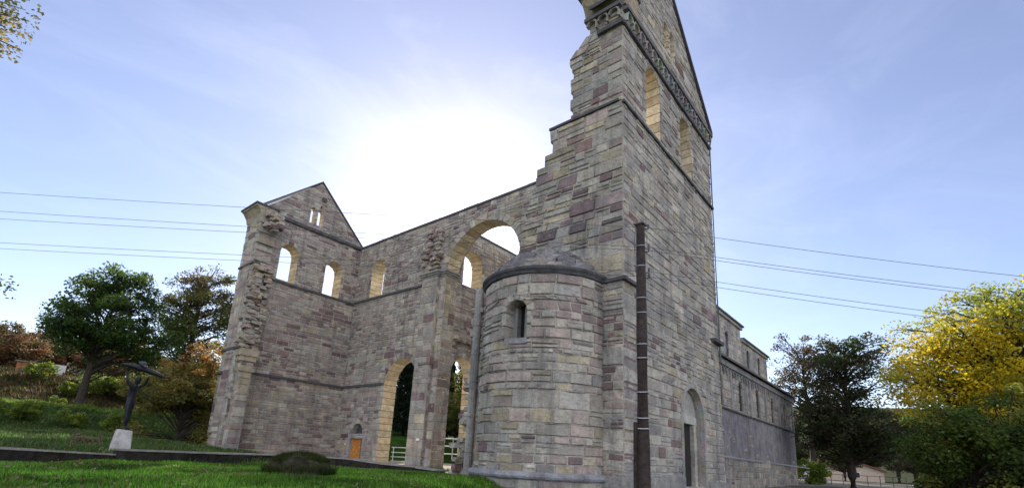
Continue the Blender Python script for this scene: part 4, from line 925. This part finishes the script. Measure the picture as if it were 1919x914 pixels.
t=empty('parked_trailer',(-3.35,53.6,H(-3.35,53.6)),'small white box trailer beside the orange hut','trailer')
m=MB(); m.box(-.4,.4,-.5,.5,.15,1.0); add(m,'box_body',MWHITER,t); 
for x in (-.3,.3):
    m=MB(); m.tube([(x-.05,-.55,.2),(x+.05,-.55,.2)],.2,14); add(m,'wheel',MGLASS,t)
t=empty('log_stack',(-7.55,15.6,H(-7.55,15.6)),'small stack of cut logs on the grass left of the statue','logs')
random.seed(9)
for i in range(11):
    m=MB(); r_=random.uniform(.045,.075); x=-.3+.13*(i%5)+.05*(i//5); z=.07+.13*(i//5); m.tube([(x,-.25,z),(x,.25,z)],r_,10); add(m,'log',MLOG,t)
for x in (-.36,.36):
    m=MB(); m.box(x-.02,x+.02,-.25,-.2,0,.5); add(m,'stake',MLOG,t)
def house(loc,w,d,h,rh,wallm,roofm,label,rz,wins=()):
    t=empty('village_house',loc,label,'house',None,rz)
    m=MB(); m.box(-w/2,w/2,-d/2,d/2,-2,h); 
    m.f.append((len(m.v),len(m.v)+1,len(m.v)+2)); m.c.append((.3,)*3); m.m.append(0); m.v+=[(-w/2,-d/2,h),(-w/2,d/2,h),(-w/2,0,h+rh)][::-1]
    m.f.append((len(m.v),len(m.v)+1,len(m.v)+2)); m.c.append((.3,)*3); m.m.append(0); m.v+=[(w/2,-d/2,h),(w/2,d/2,h),(w/2,0,h+rh)]
    add(m,'wall',wallm,t)
    m=MB(); e=.35
    for s in (-1,1):
        m.hexa([(-w/2-e,s*(d/2+e),h-.2),(w/2+e,s*(d/2+e),h-.2),(w/2+e,0,h+rh),(-w/2-e,0,h+rh),(-w/2-e,s*(d/2+e),h-.05),(w/2+e,s*(d/2+e),h-.05),(w/2+e,0,h+rh+.15),(-w/2-e,0,h+rh+.15)])
    add(m,'roof',roofm,t)
    for (a,b,z0,z1) in wins:   # on the -x side: a,b along y
        m=MB(); m.box(-w/2-.04,-w/2+.02,a,b,z0,z1); f=add(m,'window',MWHITE,t); m=MB(); m.box(-w/2-.05,-w/2-.03,a+.08,b-.08,z0+.08,z1-.08); o=add(m,'pane',MGLASS,f)
house((76,3.0,.3),6,7,2.0,1.2,MCREAM,MRED,'cream house with one dark window under the dark tree',.06,[(-.9,-.2,.9,1.7)])
house((79,8.2,.5),6,3.6,1.9,1.6,MWHITER,MRED,'small white house between the aisle wall and the cream house',.1,[(-.4,.3,.6,1.5)])
t=empty('garden_fence',(40,2,.4),'thin dark railing in front of the village houses','fence')
m=MB(); P=[]
for i in range(9):
    x,y=40+.1*i,1.2-.85*i+1.5; gz=.35; mm=MB(); mm.tube([(x-40,y-2,-.3),(x-40,y-2,1.05)],.03,6); add(mm,'post',MWIRE,t)
m.tube([(0,.7,1.0),(.8,-6.1,1.0)],.025,6); add(m,'rail',MWIRE,t); m=MB(); m.tube([(0,.7,.5),(.8,-6.1,.5)],.02,6); add(m,'rail',MWIRE,t)

# ------------------------------------------------ railings behind arches, signs
def railing(a,b,zs,posts,label,cat='railing',g='steel railings in the arches'):
    a,b=Vector(a),Vector(b); t=empty('steel_railing',a,label,cat,g)
    for z in zs: m=MB(); m.tube([Vector((0,0,z)),b-a+Vector((0,0,z))],.03,8); add(m,'rail',MGALV,t)
    for p in posts: m=MB(); q=(b-a)*p; m.tube([q,q+Vector((0,0,zs[-1]))],.03,8); add(m,'post',MGALV,t)
railing((8.65,20.5,.6),(8.65,17.1,.6),(.12,.38,.65,.95),(.05,.5,.97),'pale steel railing across the tall golden arch')
railing((10.6,20.6,1.0),(10.3,18.2,1.2),(.5,.95),(.1,.9),'higher steel handrail behind the railing of the golden arch')
railing((9.0,16.55,1.0),(13.5,16.55,1.05),(.3,.75,1.2),(.25,.95),'raised steel railing with three bars beyond the pier')
railing((9.9,15.9,.6),(11.7,15.3,.6),(.2,.45,.7,.85),(.15,.8),'lower steel railing beside the jagged stones beyond the pier')
def sign(p,w,h,label,ax):
    m=MB(); x,y,z=p
    if ax=='x': m.box(x-.015,x+.005,y-w/2,y+w/2,z-h/2,z+h/2)
    else: m.box(x-w/2,x+w/2,y-.015,y+.005,z-h/2,z+h/2)
    o=m.build('small_sign',MWHITE); tag(o,label,'sign','small blank signs on the ruin')
sign((7.33,23.72,1.6),.16,.1,'tiny white plate on the wall left of the wooden door','x')
sign((8.6,18.3,1.55),.22,.12,'tiny white plate on the railing of the golden arch','x')
sign((7.13,16.3,2.0),.28,.12,'white plate on the crossing pier','x')

# ------------------------------------------------ utility pole and wires
px,py=-2.95,-1.88
t=empty('utility_pole',(px,py,0),'dark tarred wooden utility pole in front of the tall gable wall','utility pole')
m=MB(); m.tube([(0,0,-.6),(0,0,1.5),(0,0,3.5),(-.005,0,5.92)],[.128,.122,.105,.083],16); add(m,'pole_shaft',MDARKW,t)
m=MB(); m.hexa([(-.12,-.11,-.6),(-.06,-.13,-.6),(-.03,-.1,-.6),(-.1,-.08,-.6),(-.125,-.10,1.75),(-.06,-.13,1.75),(-.04,-.1,1.75),(-.1,-.08,1.75)]); 
m=MB(); m.tube([(-.08,.115,-.6),(-.075,.105,1.95)],.045,8); add(m,'side_stake',MDARKW,t)
for z in (1.83,2.02,2.5,3.15,3.42,4.05,4.35,5.02,5.45):
    m=MB(); n=20; rr=.128-.0077*z+.004
    pts=[(math.cos(2*math.pi*i/n)*rr,math.sin(2*math.pi*i/n)*rr,z+.004*math.sin(i)) for i in range(n+1)]; m.tube(pts,.009,5,cap=False); add(m,'metal_band',MGALV,t)
m=MB(); m.box(-.10,.10,-.10,.10,5.92,5.95); add(m,'pole_cap',MWIRE,t)
dirR=Vector((math.cos(YAW-math.pi/2),math.sin(YAW-math.pi/2),0))
AZ=[5.88,5.45,5.38,4.93,4.82]
for z in AZ:
    m=MB(); e=dirR*.16; m.tube([Vector((0,0,z-.03)),e+Vector((0,0,z-.03)),e+Vector((0,0,z+.03))],.012,6); m.tube([e+Vector((0,0,z)),e+Vector((0,0,z+.07))],.022,8); add(m,'insulator',MWIRE,t)
m=MB(); m.tube([Vector((0,0,5.93)),-dirR*.10+Vector((0,0,5.95)),-dirR*.13+Vector((0,0,5.5)),-dirR*.11+Vector((0,0,4.9))],.008,5); m.tube([Vector((0,0,5.85)),dirR*.13+Vector((0,0,5.7)),dirR*.12+Vector((0,0,5.3))],.008,5); add(m,'hanging_cable',MWIRE,t)
LZ=[(7.01,350),(6.51,388),(6.31,403),(5.69,450),(5.54,462)]; RZ=[4.81,4.45,4.38,3.95,3.84]
nm=['topmost','second','third','fourth','lowest']
for i in range(5):
    p=Vector((px,py,AZ[i]))
    for side,(ex,ey,ez) in (('left',(-11.15,11.04,LZ[i][0])),('right',(.18,-7.5,RZ[i]))):
        e=Vector((ex,ey,ez)); d=e-p; far=p+d*1.6; 
        a=p+dirR*(.16 if side=='right' else .05); pts=[a.lerp(far,k/16)-Vector((0,0,.10*4*(k/16)*(1-k/16))) for k in range(17)]
        m=MB(); m.tube(pts,.0048,5,cap=False); o=m.build('overhead_wire',MWIRE); tag(o,f'{nm[i]} overhead wire running from the pole to the {side}','wire','overhead wires')
# floodlights by the portal
for (x,y,z,lb) in ((9.4,1.95,1.95,'small dark lamp on the aisle wall nearest the portal'),(11.0,1.9,1.85,'small dark lamp on the aisle wall above the pipe end')):
    t=empty('wall_lamp',(x,y,z),lb,'lamp'); m=MB(); m.tube([(0,.15,0),(0,-.1,.05)],.03,6); add(m,'bracket',MWIRE,t); m=MB(); m.tube([(0,-.02,.05),(0,-.2,.0)],[.06,.1],10); add(m,'lamp_head',MWIRE,t)
